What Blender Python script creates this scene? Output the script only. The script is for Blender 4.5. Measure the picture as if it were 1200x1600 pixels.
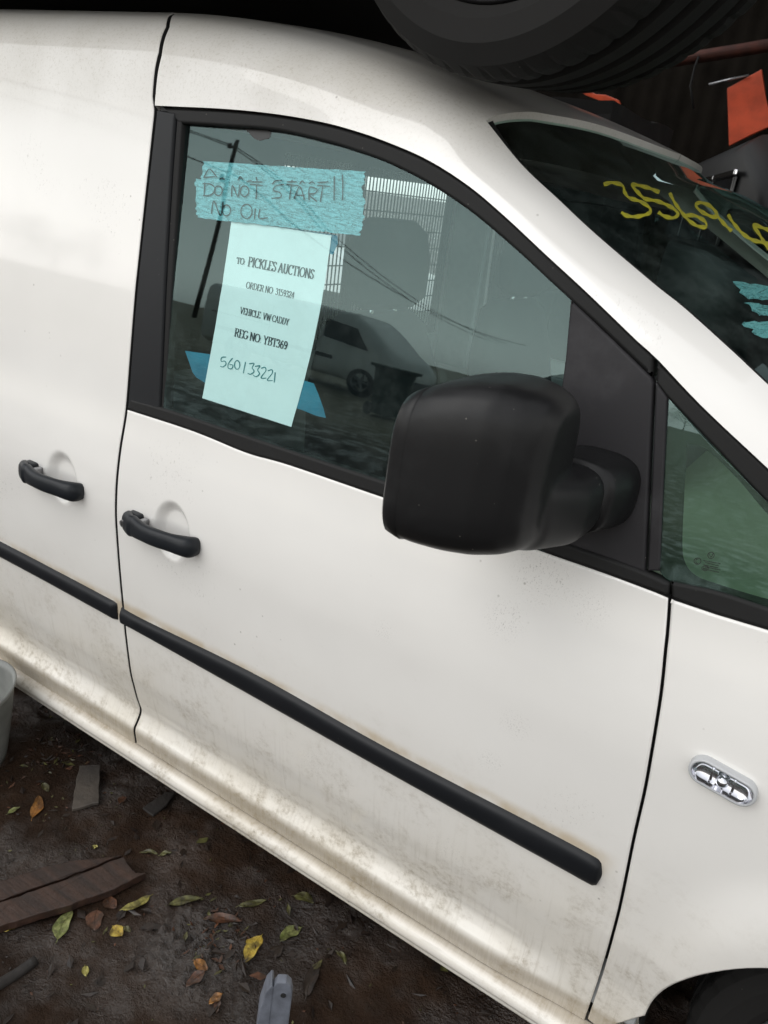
import bpy, bmesh, math, random
import numpy as np
from mathutils import Vector, Matrix, noise as mnoise
from mathutils.bvhtree import BVHTree
from mathutils.geometry import delaunay_2d_cdt
R = math.radians
random.seed(7)
rng = np.random.default_rng(7)
scene = bpy.context.scene
for o in list(bpy.data.objects):
    bpy.data.objects.remove(o)
C = scene.collection

# ------------------------------------------------------------------ camera
# World: X = towards the van's nose, Y = from the van's near flank inwards, Z = up. Metres.
CAMPOS = np.array([0.0, -1.1, 1.6])
FPX = 1250.0                                    # focal length for a 1200 x 1600 frame
def cam_axes(vpx=(-1650, -20), pitch=22.0, c=(600, 800)):
    v = np.array([vpx[0] - c[0], -(vpx[1] - c[1]), FPX], float); v /= np.linalg.norm(v)
    cz = -math.sin(R(pitch)); v0, v1, v2 = v
    k1 = -v1 / v0; k0 = -v2 * cz / v0
    a_, b_, c_ = 1 + k1 * k1, 2 * k1 * k0, k0 * k0 - (1 - cz * cz)
    b = (-b_ + math.sqrt(b_ * b_ - 4 * a_ * c_)) / (2 * a_)
    Z = np.array([k1 * b + k0, b, cz]); X = -v; Y = np.cross(X, Z)
    if Y[2] < 0: Y = -Y
    return np.stack([X, Y, Z])                  # rows: world axes seen in (right, up, forward)
AX = cam_axes()
cam_data = bpy.data.cameras.new('camera')
cam_data.sensor_fit = 'VERTICAL'; cam_data.sensor_height = 36.0; cam_data.lens = FPX / 1600 * 36.0
cam_data.clip_start = 0.02; cam_data.clip_end = 1000
cam_data.dof.use_dof = True; cam_data.dof.focus_distance = 1.45; cam_data.dof.aperture_fstop = 9.0
cam = bpy.data.objects.new('camera', cam_data); C.objects.link(cam)
mw = Matrix.Identity(4)
for i in range(3):
    mw[i][0], mw[i][1], mw[i][2], mw[i][3] = AX[i][0], AX[i][1], -AX[i][2], CAMPOS[i]
cam.matrix_world = mw
scene.camera = cam

# ------------------------------------------------------------------ light: overcast daylight
SUN_EL, SUN_AZ = R(46), R(205)                  # soft, from behind the photographer
world = bpy.data.worlds.new('World'); scene.world = world; world.use_nodes = True
wn, wl = world.node_tree.nodes, world.node_tree.links
wn.clear()
sky = wn.new('ShaderNodeTexSky'); sky.sky_type = 'NISHITA'; sky.sun_disc = False
sky.sun_elevation = SUN_EL; sky.sun_rotation = SUN_AZ; sky.air_density = 2.0; sky.dust_density = 0.6; sky.ozone_density = 1.0
hs = wn.new('ShaderNodeHueSaturation'); hs.inputs['Saturation'].default_value = 0.10
bg = wn.new('ShaderNodeBackground'); bg.inputs['Strength'].default_value = 0.15
wo = wn.new('ShaderNodeOutputWorld')
wl.new(sky.outputs[0], hs.inputs['Color']); wl.new(hs.outputs[0], bg.inputs['Color']); wl.new(bg.outputs[0], wo.inputs['Surface'])
sd = bpy.data.lights.new('sun', 'SUN'); sd.energy = 0.5; sd.angle = R(45); sd.color = (1.0, 0.97, 0.93)
sun = bpy.data.objects.new('sun', sd); C.objects.link(sun)
# direction towards the sun: Nishita rotation 0 looks along +Y, turning clockwise seen from above
sdir = Vector((math.sin(SUN_AZ) * math.cos(SUN_EL), math.cos(SUN_AZ) * math.cos(SUN_EL), math.sin(SUN_EL)))
sun.rotation_euler = sdir.to_track_quat('Z', 'Y').to_euler(); sun.location = (0, -6, 12)
scene.view_settings.view_transform = 'Standard'; scene.view_settings.look = 'None'
scene.view_settings.gamma = 1.0; scene.view_settings.use_curve_mapping = False
scene.view_settings.exposure = 0.60
scene.render.engine = 'CYCLES'
scene.cycles.use_denoising = True
scene.cycles.max_bounces = 10; scene.cycles.transparent_max_bounces = 16
scene.cycles.caustics_reflective = False; scene.cycles.caustics_refractive = False

# ------------------------------------------------------------------ material helpers
class NT:
    def __init__(self, name):
        self.m = bpy.data.materials.new(name); self.m.use_nodes = True
        self.n, self.l = self.m.node_tree.nodes, self.m.node_tree.links
        self.n.clear(); self.out = self.n.new('ShaderNodeOutputMaterial')
    def node(self, t, **kw):
        x = self.n.new(t)
        for k, v in kw.items():
            if hasattr(x, k) and not k[0].isupper(): setattr(x, k, v)
            else: self.set(x, k, v)
        return x
    def set(self, x, k, v):
        s = x.inputs[k]
        if isinstance(v, bpy.types.NodeSocket): self.l.new(v, s)
        elif isinstance(v, (tuple, list)) and len(v) == 3 and s.type == 'RGBA': s.default_value = (*v, 1)
        else: s.default_value = v
    def coords(self, scale=(1, 1, 1), kind='Object'):
        tc = self.n.new('ShaderNodeTexCoord'); mp = self.n.new('ShaderNodeMapping')
        mp.inputs['Scale'].default_value = scale
        self.l.new(tc.outputs[kind], mp.inputs['Vector']); return mp.outputs[0]
    def noise(self, scale=5, detail=4, rough=.55, vec=None, dist=0.0):
        x = self.node('ShaderNodeTexNoise', Scale=scale, Detail=detail, Roughness=rough, Distortion=dist)
        self.l.new(vec if vec is not None else self.coords(), x.inputs['Vector']); return x.outputs['Fac']
    def ramp(self, fac, a, b, lo=0.0, hi=1.0):
        x = self.node('ShaderNodeMapRange', clamp=True); x.interpolation_type = 'SMOOTHSTEP'
        self.l.new(fac, x.inputs['Value'])
        for k, v in zip(('From Min', 'From Max', 'To Min', 'To Max'), (a, b, lo, hi)): x.inputs[k].default_value = v
        return x.outputs[0]
    def math(self, op, a, b=0.0, c=None):
        x = self.n.new('ShaderNodeMath'); x.operation = op
        for i, v in enumerate((a, b, c)):
            if v is None: continue
            if isinstance(v, bpy.types.NodeSocket): self.l.new(v, x.inputs[i])
            else: x.inputs[i].default_value = v
        return x.outputs[0]
    def mix(self, fac, a, b):
        x = self.n.new('ShaderNodeMix'); x.data_type = 'RGBA'
        for s, v in ((x.inputs[0], fac), (x.inputs[6], a), (x.inputs[7], b)):
            if isinstance(v, bpy.types.NodeSocket): self.l.new(v, s)
            elif isinstance(v, (tuple, list)): s.default_value = (*v[:3], 1)
            else: s.default_value = v
        return x.outputs[2]
    def bump(self, h, strength=.3, dist=.01):
        x = self.node('ShaderNodeBump', Strength=strength, Distance=dist); self.l.new(h, x.inputs['Height']); return x.outputs[0]
    def bsdf(self, **kw):
        x = self.n.new('ShaderNodeBsdfPrincipled')
        for k, v in kw.items(): self.set(x, k.replace('_', ' '), v)
        self.l.new(x.outputs[0], self.out.inputs['Surface']); return x
M = {}
def simple(name, col, rough=.5, metal=0.0, nscale=0, namt=.15, bump=0, bscale=200, spec=.5):
    t = NT(name); c = col
    if nscale:
        n = t.noise(nscale, 5); c = t.mix(t.ramp(n, .3, .7), tuple(v * (1 - namt) for v in col), tuple(min(1, v * (1 + namt)) for v in col))
    kw = dict(Base_Color=c, Roughness=rough, Metallic=metal, Specular_IOR_Level=spec)
    if bump: kw['Normal'] = t.bump(t.noise(bscale, 3), bump, .002)
    t.bsdf(**kw); M[name] = t.m; return t.m

def paint_mat(name, col=(.785, .768, .738), dirty=1.0):
    t = NT(name)
    pos = t.coords(); sep = t.node('ShaderNodeSeparateXYZ'); t.l.new(pos, sep.inputs[0]); X, Y, Z = sep.outputs
    base = t.mix(t.ramp(t.noise(3, 3), .35, .7), col, tuple(c * .965 for c in col))
    # road film and splash marks on the lower flank, broken into streaks and blots
    low = t.ramp(Z, .78, .18)
    streak = t.ramp(t.noise(1.0, 5, .65, t.coords((120, 8, 7))), .50, .72)
    blot = t.ramp(t.noise(9, 8, .74), .44, .62)
    fine = t.ramp(t.noise(75, 6, .75), .42, .66)
    film = t.math('MULTIPLY', low, t.ramp(t.noise(4, 5, .6), .25, .75, .22, .50))
    d1 = t.math('MULTIPLY', t.math('MULTIPLY', low, blot), t.math('ADD', .18, t.math('MULTIPLY', fine, .82)))
    d2 = t.math('MULTIPLY', t.math('MULTIPLY', t.math('MULTIPLY', t.ramp(Z, .58, .30), t.ramp(Z, .185, .20)), streak), .22)
    base = t.mix(t.math('MULTIPLY', film, dirty), base, (.50, .43, .30))
    base = t.mix(t.math('MULTIPLY', d1, .75 * dirty), base, (.26, .215, .15))
    base = t.mix(t.math('MULTIPLY', d2, dirty), base, (.26, .21, .14))
    d3 = t.math('MULTIPLY', t.math('MULTIPLY', t.ramp(Z, .250, .228), t.ramp(Z, .176, .186)), t.ramp(t.noise(1.0, 6, .75, t.coords((260, 10, 16))),   .20, .80, .40, .66))
    base = t.mix(t.math('MULTIPLY', d3, dirty), base, (.25, .19, .11))
    # rusty grime line along the rub strip
    dz = t.math('ABSOLUTE', t.math('SUBTRACT', Z, .603))
    ln = t.math('MULTIPLY', t.ramp(X, -.10, -.16), t.math('MULTIPLY', t.ramp(dz, .040, .017), t.ramp(t.noise(14, 4), .3, .7, .1, .62)))
    base = t.mix(t.math('MULTIPLY', ln, dirty), base, (.42, .30, .14))
    # settled dust with specks on the upper body
    top = t.ramp(Z, 1.58, 1.76)
    dust = t.math('MULTIPLY', top, t.math('ADD', t.ramp(t.noise(6, 3, .5), .3, .7, .22, .40), t.ramp(t.noise(190, 5, .8), .50, .70, .0, .34)))
    base = t.mix(t.math('MULTIPLY', dust, dirty), base, (.33, .295, .225))
    # scattered dark specks and small scuffs everywhere
    vor = t.node('ShaderNodeTexVoronoi', Scale=26.0); t.l.new(t.coords((1, 1, 1)), vor.inputs['Vector'])
    spk = t.math('MULTIPLY', t.ramp(vor.outputs['Distance'], .085, .03), t.ramp(t.noise(4, 3), .52, .62))
    base = t.mix(t.math('MULTIPLY', spk, .55 * dirty), base, (.16, .14, .11))
    scf = t.math('MULTIPLY', t.ramp(t.noise(3.1, 3), .58, .66), t.ramp(t.noise(1, 6, .8, t.coords((170, 60, 110))), .57, .66))
    base = t.mix(t.math('MULTIPLY', scf, .5 * dirty), base, (.30, .28, .25))
    # scuffs and smudges at known spots on the flank
    for sx_, sz_, sr_, sa_ in SCUFFS:
        vd = t.node('ShaderNodeVectorMath', operation='DISTANCE'); t.l.new(pos, vd.inputs[0]); vd.inputs[1].default_value = (sx_, .01, sz_)
        mk = t.math('MULTIPLY', t.ramp(vd.outputs['Value'], sr_, sr_ * .25), t.ramp(t.noise(1, 6, .8, t.coords((420, 60, 260))), .54, .66))
        base = t.mix(t.math('MULTIPLY', mk, sa_ * .75 * dirty), base, (.17, .15, .13))
    rough = t.math('ADD', .28, t.math('MULTIPLY', t.math('ADD', film, dust), .5))
    b = t.bsdf(Base_Color=base, Roughness=rough, Specular_IOR_Level=.4)
    t.set(b, 'Coat IOR', 1.62); t.set(b, 'Coat Weight', t.math('SUBTRACT', 1.0, t.math('MULTIPLY', t.math('ADD', d1, t.math('ADD', film, dust)), .9)))
    t.set(b, 'Coat Roughness', .05)
    t.set(b, 'Normal', t.bump(t.math('ADD', t.noise(5, 2), t.math('MULTIPLY', t.noise(300, 2), .02)), .05, .02))
    M[name] = t.m; return t.m

def plastic_mat(name, col, rough=.5, dusty=.25, grain=700):
    t = NT(name)
    n = t.noise(6, 6, .65); d = t.ramp(n, .48, .75)
    vor = t.node('ShaderNodeTexVoronoi', Scale=55.0); t.l.new(t.coords(), vor.inputs['Vector'])
    spk = t.math('MULTIPLY', t.ramp(vor.outputs['Distance'], .07, .03), t.ramp(t.noise(9, 3), .50, .60))
    c = t.mix(t.math('MULTIPLY', d, dusty), col, tuple(min(1, v * 2.2 + .03) for v in col))
    c = t.mix(t.math('MULTIPLY', spk, dusty * 2), c, (.30, .28, .25))
    r = t.math('ADD', rough, t.math('MULTIPLY', d, .15))
    t.bsdf(Base_Color=c, Roughness=r, Specular_IOR_Level=.28, Normal=t.bump(t.noise(grain, 2), .12, .0006))
    M[name] = t.m; return t.m

def glass_mat(name, tint, ior=1.75, dust=.0):
    t = NT(name)
    tr = t.node('ShaderNodeBsdfTransparent', Color=tint)
    gl = t.node('ShaderNodeBsdfGlossy', Roughness=.0, Color=(.70, .95, .94))
    lw = t.node('ShaderNodeLayerWeight', Blend=.5); r0 = ((ior - 1) / (ior + 1)) ** 2   # both faces of the pane in one
    mx = t.n.new('ShaderNodeMixShader')
    t.l.new(t.math('ADD', r0, t.math('MULTIPLY', t.math('POWER', lw.outputs['Facing'], 5.0), 1 - r0)), mx.inputs[0]); t.l.new(tr.outputs[0], mx.inputs[1]); t.l.new(gl.outputs[0], mx.inputs[2])
    res = mx.outputs[0]
    if dust:
        df = t.node('ShaderNodeBsdfDiffuse', Color=(.34, .42, .40)); m2 = t.n.new('ShaderNodeMixShader')
        t.l.new(t.math('MULTIPLY', t.ramp(t.noise(18, 6, .7), .35, .8), dust), m2.inputs[0])
        t.l.new(res, m2.inputs[1]); t.l.new(df.outputs[0], m2.inputs[2]); res = m2.outputs[0]
    t.l.new(res, t.out.inputs['Surface']); M[name] = t.m; return t.m

# (x, z, radius, strength): under the mirror, mid door, by the strip, on the cargo side
SCUFFS = [(-.345, 1.07, .075, .8), (-.385, .975, .05, .8), (-.60, .865, .035, .8), (-.33, .80, .04, .6), (-.36, .70, .035, .6), (-1.55, 1.27, .03, .8), (-1.38, 1.24, .04, .6), (-.26, 1.05, .05, .6), (-.75, .46, .07, .7), (-.42, .42, .08, .7), (-.95, .38, .06, .7), (-.17, .40, .05, .7)]
paint_mat('van_paint')
plastic_mat('black_plastic', (.009, .009, .0095), .40)
plastic_mat('sail_plastic', (.018, .017, .019), .55, .45)
plastic_mat('trim_plastic', (.008, .009, .011), .45, .10)
plastic_mat('handle_plastic', (.010, .012, .015), .40, .18)
plastic_mat('rubber', (.008, .008, .008), .62, .2)
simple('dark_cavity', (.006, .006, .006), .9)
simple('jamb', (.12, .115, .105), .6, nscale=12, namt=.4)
glass_mat('side_glass', (.76, .93, .925), 1.78, .05)
glass_mat('quarter_glass', (.55, .78, .66), 1.9, .03)
glass_mat('screen_glass', (.72, .86, .82), 1.7, .06)
glass_mat('clear_inner', (.97, .98, .98), 1.02)
glass_mat('lamp_lens', (.93, .93, .95), 1.35)
simple('frit', (.008, .008, .008), .35)
simple('lamp_silver', (.70, .70, .72), .08, 1.0); simple('chrome', (.82, .83, .85), .12, 1.0)
simple('dull_metal', (.35, .35, .36), .38, 1.0, nscale=40)
simple('seat_fabric', (.018, .019, .022), .95, spec=.2)
simple('lining', (.30, .31, .31), .85, nscale=10)
simple('headliner', (.55, .43, .43), .9, nscale=14)
simple('dash', (.36, .39, .30), .8, bump=.2, bscale=500, spec=.2)
simple('grille_wire', (.008, .008, .009), .6, spec=.2)

# ------------------------------------------------------------------ object helpers
def link(name, me, mats=None, parent=None):
    o = bpy.data.objects.new(name, me); C.objects.link(o)
    for m in (mats if isinstance(mats, (list, tuple)) else [mats]):
        if m is not None: me.materials.append(M[m] if isinstance(m, str) else m)
    if parent is not None: o.parent = parent
    return o
def tag(o, label=None, cat=None, group=None, kind=None):
    for k, v in (('label', label), ('category', cat), ('group', group), ('kind', kind)):
        if v: o[k] = v
    return o
def thing(name, label, cat, loc=(0, 0, 0), rz=0.0, group=None):
    o = bpy.data.objects.new(name, None); C.objects.link(o); o.location = loc; o.rotation_euler = (0, 0, rz)
    o.empty_display_size = .1
    return tag(o, label, cat, group)
def mesh(name, verts, faces, mats=None, parent=None, smooth=True, normals=None, midx=None):
    me = bpy.data.meshes.new(name)
    me.from_pydata([tuple(map(float, v)) for v in verts], [], [tuple(map(int, f)) for f in faces])
    if smooth: me.polygons.foreach_set('use_smooth', [True] * len(me.polygons))
    o = link(name, me, mats, parent)
    if midx is not None: me.polygons.foreach_set('material_index', midx)
    me.validate(); me.update()
    if normals is not None: me.normals_split_custom_set_from_vertices([tuple(map(float, n)) for n in normals])
    return o
def grid_faces(nu, nv, base=0, flip=False):
    f = []
    for i in range(nu - 1):
        for j in range(nv - 1):
            a = base + i * nv + j; q = (a, a + 1, a + nv + 1, a + nv)
            f.append(q[::-1] if flip else q)
    return f
def bm_obj(name, bm, mats, parent=None, smooth=False, bevel=0.0, seg=2, sub=0):
    if bevel:
        bmesh.ops.bevel(bm, geom=[e for e in bm.edges], offset=bevel, segments=seg, profile=.6, affect='EDGES', clamp_overlap=True)
    bmesh.ops.recalc_face_normals(bm, faces=bm.faces)
    me = bpy.data.meshes.new(name); bm.to_mesh(me); bm.free()
    if smooth: me.polygons.foreach_set('use_smooth', [True] * len(me.polygons))
    o = link(name, me, mats, parent)
    if sub:
        s = o.modifiers.new('sub', 'SUBSURF'); s.levels = s.render_levels = sub
    return o
def add_box(bm, c, s, rot=None):
    m = Matrix.Translation(c) @ (rot.to_4x4() if rot is not None else Matrix.Identity(4)) @ Matrix.Diagonal((*s, 1))
    return bmesh.ops.create_cube(bm, size=1, matrix=m)['verts']
def box(name, c, s, mat, parent=None, bevel=.004, rot=None):
    bm = bmesh.new(); add_box(bm, c, s, rot); return bm_obj(name, bm, mat, parent, bevel=bevel)
def tube_geo(pts, rad, n=10, base=0, caps=True):
    pts = [Vector(p) for p in pts]; V, F = [], []
    rads = rad if isinstance(rad, (list, tuple, np.ndarray)) else [rad] * len(pts)
    up = Vector((0, 0, 1)); prev = None
    for i, p in enumerate(pts):
        t = (pts[min(i + 1, len(pts) - 1)] - pts[max(i - 1, 0)]).normalized()
        u = t.cross(up if abs(t.z) < .95 else Vector((1, 0, 0))).normalized() if prev is None else (prev - t * prev.dot(t)).normalized()
        prev = u; w = t.cross(u)
        for k in range(n):
            a = 2 * math.pi * k / n; V.append(p + (u * math.cos(a) + w * math.sin(a)) * rads[i])
    for i in range(len(pts) - 1):
        for k in range(n):
            a = base + i * n + k; b = base + i * n + (k + 1) % n; F.append((a, b, b + n, a + n))
    if caps:
        F.append(tuple(base + k for k in range(n))[::-1]); F.append(tuple(base + (len(pts) - 1) * n + k for k in range(n)))
    return V, F
def tube(name, pts, rad, mat, parent=None, n=10):
    V, F = tube_geo(pts, rad, n); return mesh(name, V, F, mat, parent)
def catmull(pts, n):
    p = np.array(pts, float); out = []
    P = np.vstack([2 * p[0] - p[1], p, 2 * p[-1] - p[-2]])
    seg = np.linalg.norm(np.diff(p, axis=0), axis=1); cum = np.concatenate([[0], np.cumsum(seg)])
    for s in np.linspace(0, cum[-1], n):
        i = min(np.searchsorted(cum, s, 'right') - 1, len(p) - 2); t = (s - cum[i]) / max(seg[i], 1e-9)
        a, b, c, d = P[i], P[i + 1], P[i + 2], P[i + 3]
        out.append(.5 * ((2 * b) + (-a + c) * t + (2 * a - 5 * b + 4 * c - d) * t * t + (-a + 3 * b - 3 * c + d) * t ** 3))
    return np.array(out)
def resample(pts, step, closed=False):
    p = np.array(pts, float)
    if closed: p = np.vstack([p, p[:1]])
    out = []
    for a, b in zip(p[:-1], p[1:]):
        n = max(1, int(math.ceil(np.linalg.norm(b - a) / step)))
        out += [a + (b - a) * k / n for k in range(n)]
    if not closed: out.append(p[-1])
    return np.array(out)
def ray(px, py):
    d = np.array([px - 600, -(py - 800), FPX], float)
    return AX @ d
def on_plane_z(px, py, z=0.0):
    d = ray(px, py); t = (z - CAMPOS[2]) / d[2]; return CAMPOS + d * t
def on_plane_y(px, py, y):
    d = ray(px, py); t = (y - CAMPOS[1]) / d[1]; return CAMPOS + d * t

# ------------------------------------------------------------------ the van's flank as a surface y = S(x, z)
PROF = [(.072, .150), (.0675, .184), (.0605, .238), (.0680, .256), (.0790, .288), (.0670, .330), (.0557, .377), (.0452, .422), (.0307, .525),
        (.0206, .620), (.0122, .694), (.0036, .799), (0, .863), (.0022, .935), (.0118, 1.01), (.0265, 1.092), (.0380, 1.202),
        (.0525, 1.345), (.0735, 1.529), (.0920, 1.70), (.105, 1.765), (.13, 1.812), (.17, 1.846), (.23, 1.867), (.30, 1.88), (.5, 1.90), (.89, 1.91)]
_pr = catmull(PROF, 1400)                        # dense section, bottom to roof centre
_k = np.exp(-np.linspace(-2, 2, 15) ** 2); _k /= _k.sum()
_pp = np.vstack([np.repeat(_pr[:1], 7, 0), _pr, np.repeat(_pr[-1:], 7, 0)])
_pr = np.stack([np.convolve(_pp[:, 0], _k, 'valid'), np.convolve(_pp[:, 1], _k, 'valid')], 1)
ZT = np.linspace(.15, 1.74, 1600)
_m = _pr[:, 1] < 1.76
DT = np.interp(ZT, _pr[_m, 1], _pr[_m, 0])
# a version without the low ledge, blended in towards the front wing
FLAT = np.interp(ZT, [.15, .25, .33, .45, .6], [.082, .074, .0665, .0415, np.interp(.6, ZT, DT)])
FLAT = np.where(ZT < .6, FLAT, DT)
ARCH_C, ARCH_R = (.362, .30), .362
def sstep(a, b, x):
    t = np.clip((x - a) / (b - a), 0, 1); return t * t * (3 - 2 * t)
DISHES = []                                      # (x, z, rx, rz)
def S(x, z):
    d = np.interp(z, ZT, DT); f = np.interp(z, ZT, FLAT)
    w = sstep(-.32, -.10, x); d = d * (1 - w) + f * w
    q = max(x + .25, 0.0); d += .055 * q * q
    r = math.hypot(x - ARCH_C[0], z - ARCH_C[1]); d -= .020 * sstep(.52, .385, r) * sstep(-.05, .08, x) if r < .52 else 0
    for cx, cz, rx, rz in DISHES:
        e = math.hypot((x - cx) / rx, (z - cz) / rz)
        if e < 1: d += .017 * sstep(0, .42, 1 - e) * (1 - .25 * max(0, (cz - z) / rz))
    return float(d)
def SN(x, z, e=.0012):
    gx = (S(x + e, z) - S(x - e, z)) / (2 * e); gz = (S(x, z + e) - S(x, z - e)) / (2 * e)
    n = np.array([gx, -1.0, gz]); return n / np.linalg.norm(n)
def U(px, py, off=0.0):
    """point of the flank (pushed in by off) that lies on this line of sight: (x, z)"""
    d = ray(px, py); y = .04
    for _ in range(14):
        t = (y - CAMPOS[1]) / d[1]; P = CAMPOS + d * t
        y = .5 * y + .5 * (S(P[0], min(max(P[2], .15), 1.74)) + (off(P[2]) if callable(off) else off))
    return P[0], P[2]
def Us(pts, off=0.0): return np.array([U(*p, off) for p in pts])
DISHES = [(*U(96, 748), .055, .066), (*U(268, 832), .055, .072)]

def inside(poly, pts):
    x, y = pts[:, 0], pts[:, 1]; c = np.zeros(len(pts), bool); n = len(poly)
    for i in range(n):
        x1, y1 = poly[i]; x2, y2 = poly[i - 1]
        k = (y1 > y) != (y2 > y)
        c ^= k & (x < (x2 - x1) * (y - y1) / (y2 - y1 + 1e-15) + x1)
    return c
def offset_poly(p, dist):
    a = np.roll(p, 1, 0); b = np.roll(p, -1, 0); t = b - a; t /= np.linalg.norm(t, axis=1)[:, None] + 1e-12
    area = np.sum(p[:, 0] * b[:, 1] - b[:, 0] * p[:, 1])
    n = np.stack([t[:, 1], -t[:, 0]], 1) * (1 if area > 0 else -1)   # outward
    return p - n * dist, n
def panel(name, outline, mat, parent=None, off=0.0, res=.018, edge=.0035, roll=.0022, wall=.02, step=.008, surf=None, dense=None, inner=None):
    """sheet over the flank inside an (x, z) outline, with a rolled edge and a return"""
    sf = surf or S; offf = off if callable(off) else (lambda z: off)
    p = resample(outline, step, True)
    pin, n2 = offset_poly(p, edge)
    xs = np.arange(p[:, 0].min(), p[:, 0].max(), res); zs = np.arange(p[:, 1].min(), p[:, 1].max(), res)
    g = np.stack(np.meshgrid(xs, zs), -1).reshape(-1, 2)
    if dense:
        for cx, cz, rx, rz in dense:
            gg = np.stack(np.meshgrid(np.arange(cx - rx * 1.1, cx + rx * 1.1, .004), np.arange(cz - rz * 1.1, cz + rz * 1.1, .004)), -1).reshape(-1, 2)
            k = ((g[:, 0] - cx) / (rx * 1.1)) ** 2 + ((g[:, 1] - cz) / (rz * 1.1)) ** 2 > 1.05
            k2 = ((gg[:, 0] - cx) / (rx * 1.1)) ** 2 + ((gg[:, 1] - cz) / (rz * 1.1)) ** 2 < 1
            g = np.vstack([g[k], gg[k2]])
    pm, _ = offset_poly(p, edge + res * .35)
    g = g[inside(pm, g)]
    n = len(pin)
    allp = np.vstack([pin, g])
    vo, eo, fo, ov, oe, of = delaunay_2d_cdt([Vector(v) for v in allp], [(i, (i + 1) % n) for i in range(n)], [list(range(n))], 1, 1e-6)
    V, N, F = [], [], []
    for v in vo:
        V.append((v.x, sf(v.x, v.y) + offf(v.y), v.y)); N.append(SN(v.x, v.y) if sf is S else (0, -1, 0))
    for f in fo:
        a, b, c = [np.array(V[i]) for i in f[:3]]
        F.append(tuple(f) if np.cross(b - a, c - a)[1] < 0 else tuple(f)[::-1])
    r0, r1, r2 = len(V), len(V) + n, len(V) + 2 * n
    for k, dep in ((0, 0.0), (1, roll), (2, wall)):
        for i in range(n):
            q = pin[i] if k == 0 else p[i]
            V.append((q[0], sf(*q) + offf(q[1]) + dep, q[1]))
            ns = SN(*q) if sf is S else np.array([0, -1.0, 0]); no = np.array([n2[i][0], 0, n2[i][1]])
            N.append(ns if k == 0 else ((ns * .75 + no) / np.linalg.norm(ns * .75 + no) if k == 1 else no))
    for a, b in ((r0, r1), (r1, r2)):
        for i in range(n):
            j = (i + 1) % n; q = (a + i, a + j, b + j, b + i)
            va, vb, vd = np.array(V[q[0]]), np.array(V[q[1]]), np.array(V[q[3]])
            F.append(q if np.dot(np.cross(vb - va, vd - va), N[q[2]]) > 0 else q[::-1])
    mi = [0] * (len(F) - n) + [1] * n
    return mesh(name, V, F, [mat, 'dark_cavity' if mat == 'van_paint' else mat], parent, True, N, midx=mi)  # painted returns go black: dirt and shade of the shut lines put into colour

# ------------------------------------------------------------------ ground
def ground():
    fx = np.arange(-2.7, .75, .010); fy = np.arange(-1.0, .8, .010)
    xs = np.concatenate([[-160, -90, -45, -22, -12, -7, -4.5, -3.4], fx, [1.2, 2.0, 3.5, 6, 12, 25, 60, 160]])
    ys = np.concatenate([[-160, -90, -45, -22, -12, -7, -4, -2.4, -1.7], fy, [1.4, 2.2, 3.5, 6, 12, 25, 60, 160]])
    mound = on_plane_z(305, 1490); mx, my = mound[0], mound[1]
    V = []
    for x in xs:
        for y in ys:
            z = 0.0
            if -3 < x < 1 and -1.6 < y < 1.2:
                e = min(1, (x + 3) / .4, (1 - x) / .4, (y + 1.6) / .4, (1.2 - y) / .4); e = max(e, 0)
                z = .020 * mnoise.fractal((x * 3.1, y * 3.1, .3), 1, 2, 4) + .006 * mnoise.fractal((x * 19, y * 19, 1.7), .8, 2, 3)
                m = math.exp(-(((x - mx) / .17) ** 2 + ((y - my) / .11) ** 2))
                z += m * (.010 + .030 * abs(mnoise.fractal((x * 46, y * 46, 4.2), .7, 2, 3)))
                z *= e
            V.append((x, y, z))
    o = mesh('ground', V, grid_faces(len(xs), len(ys), flip=True), 'mud')
    tag(o, kind='structure'); return o
t = NT('mud')
v = t.coords(); n1 = t.noise(2.2, 6, .6); n2 = t.noise(24, 6, .7); n3 = t.noise(130, 4, .7)
c = t.mix(t.ramp(n1, .32, .68), (.013, .0070, .0040), (.034, .0185, .0105))
c = t.mix(t.math('MULTIPLY', t.ramp(n2, .45, .75), .6), c, (.028, .0205, .016))
c = t.mix(t.math('MULTIPLY', t.ramp(n3, .62, .75), .5), c, (.065, .052, .038))
sp = t.node('ShaderNodeSeparateXYZ'); t.l.new(v, sp.inputs[0])
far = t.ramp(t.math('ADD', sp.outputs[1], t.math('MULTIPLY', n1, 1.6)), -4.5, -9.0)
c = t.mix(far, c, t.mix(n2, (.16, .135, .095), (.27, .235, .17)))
wet = t.ramp(t.noise(3.4, 4, .6), .44, .62)
_mp = on_plane_z(305, 1490); vd = t.node('ShaderNodeVectorMath', operation='DISTANCE'); t.l.new(v, vd.inputs[0]); vd.inputs[1].default_value = (_mp[0], _mp[1], .02)
wet = t.math('MAXIMUM', wet, t.math('MULTIPLY', t.ramp(t.math('ADD', vd.outputs['Value'], t.math('MULTIPLY', n2, .12)), .26, .14), 1.25))
ro = t.math('ADD', t.math('ADD', .80, t.math('MULTIPLY', wet, -.58)), t.math('MULTIPLY', far, .3))
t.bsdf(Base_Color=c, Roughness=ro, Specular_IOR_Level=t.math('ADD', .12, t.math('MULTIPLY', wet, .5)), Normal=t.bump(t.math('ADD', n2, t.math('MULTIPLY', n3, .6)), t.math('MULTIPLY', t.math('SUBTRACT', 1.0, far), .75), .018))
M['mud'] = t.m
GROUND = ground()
_gm = GROUND.data
GBVH = BVHTree.FromPolygons([v.co.copy() for v in _gm.vertices], [tuple(p.vertices) for p in _gm.polygons])
def G(px, py, lift=0.0):
    d = ray(px, py); h = GBVH.ray_cast(Vector(CAMPOS), Vector(d).normalized())[0]
    return np.array(h) + np.array([0, 0, lift])
def gz(x, y):
    h = GBVH.ray_cast(Vector((x, y, 3)), Vector((0, 0, -1)))[0]; return h.z if h else 0.0

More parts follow.
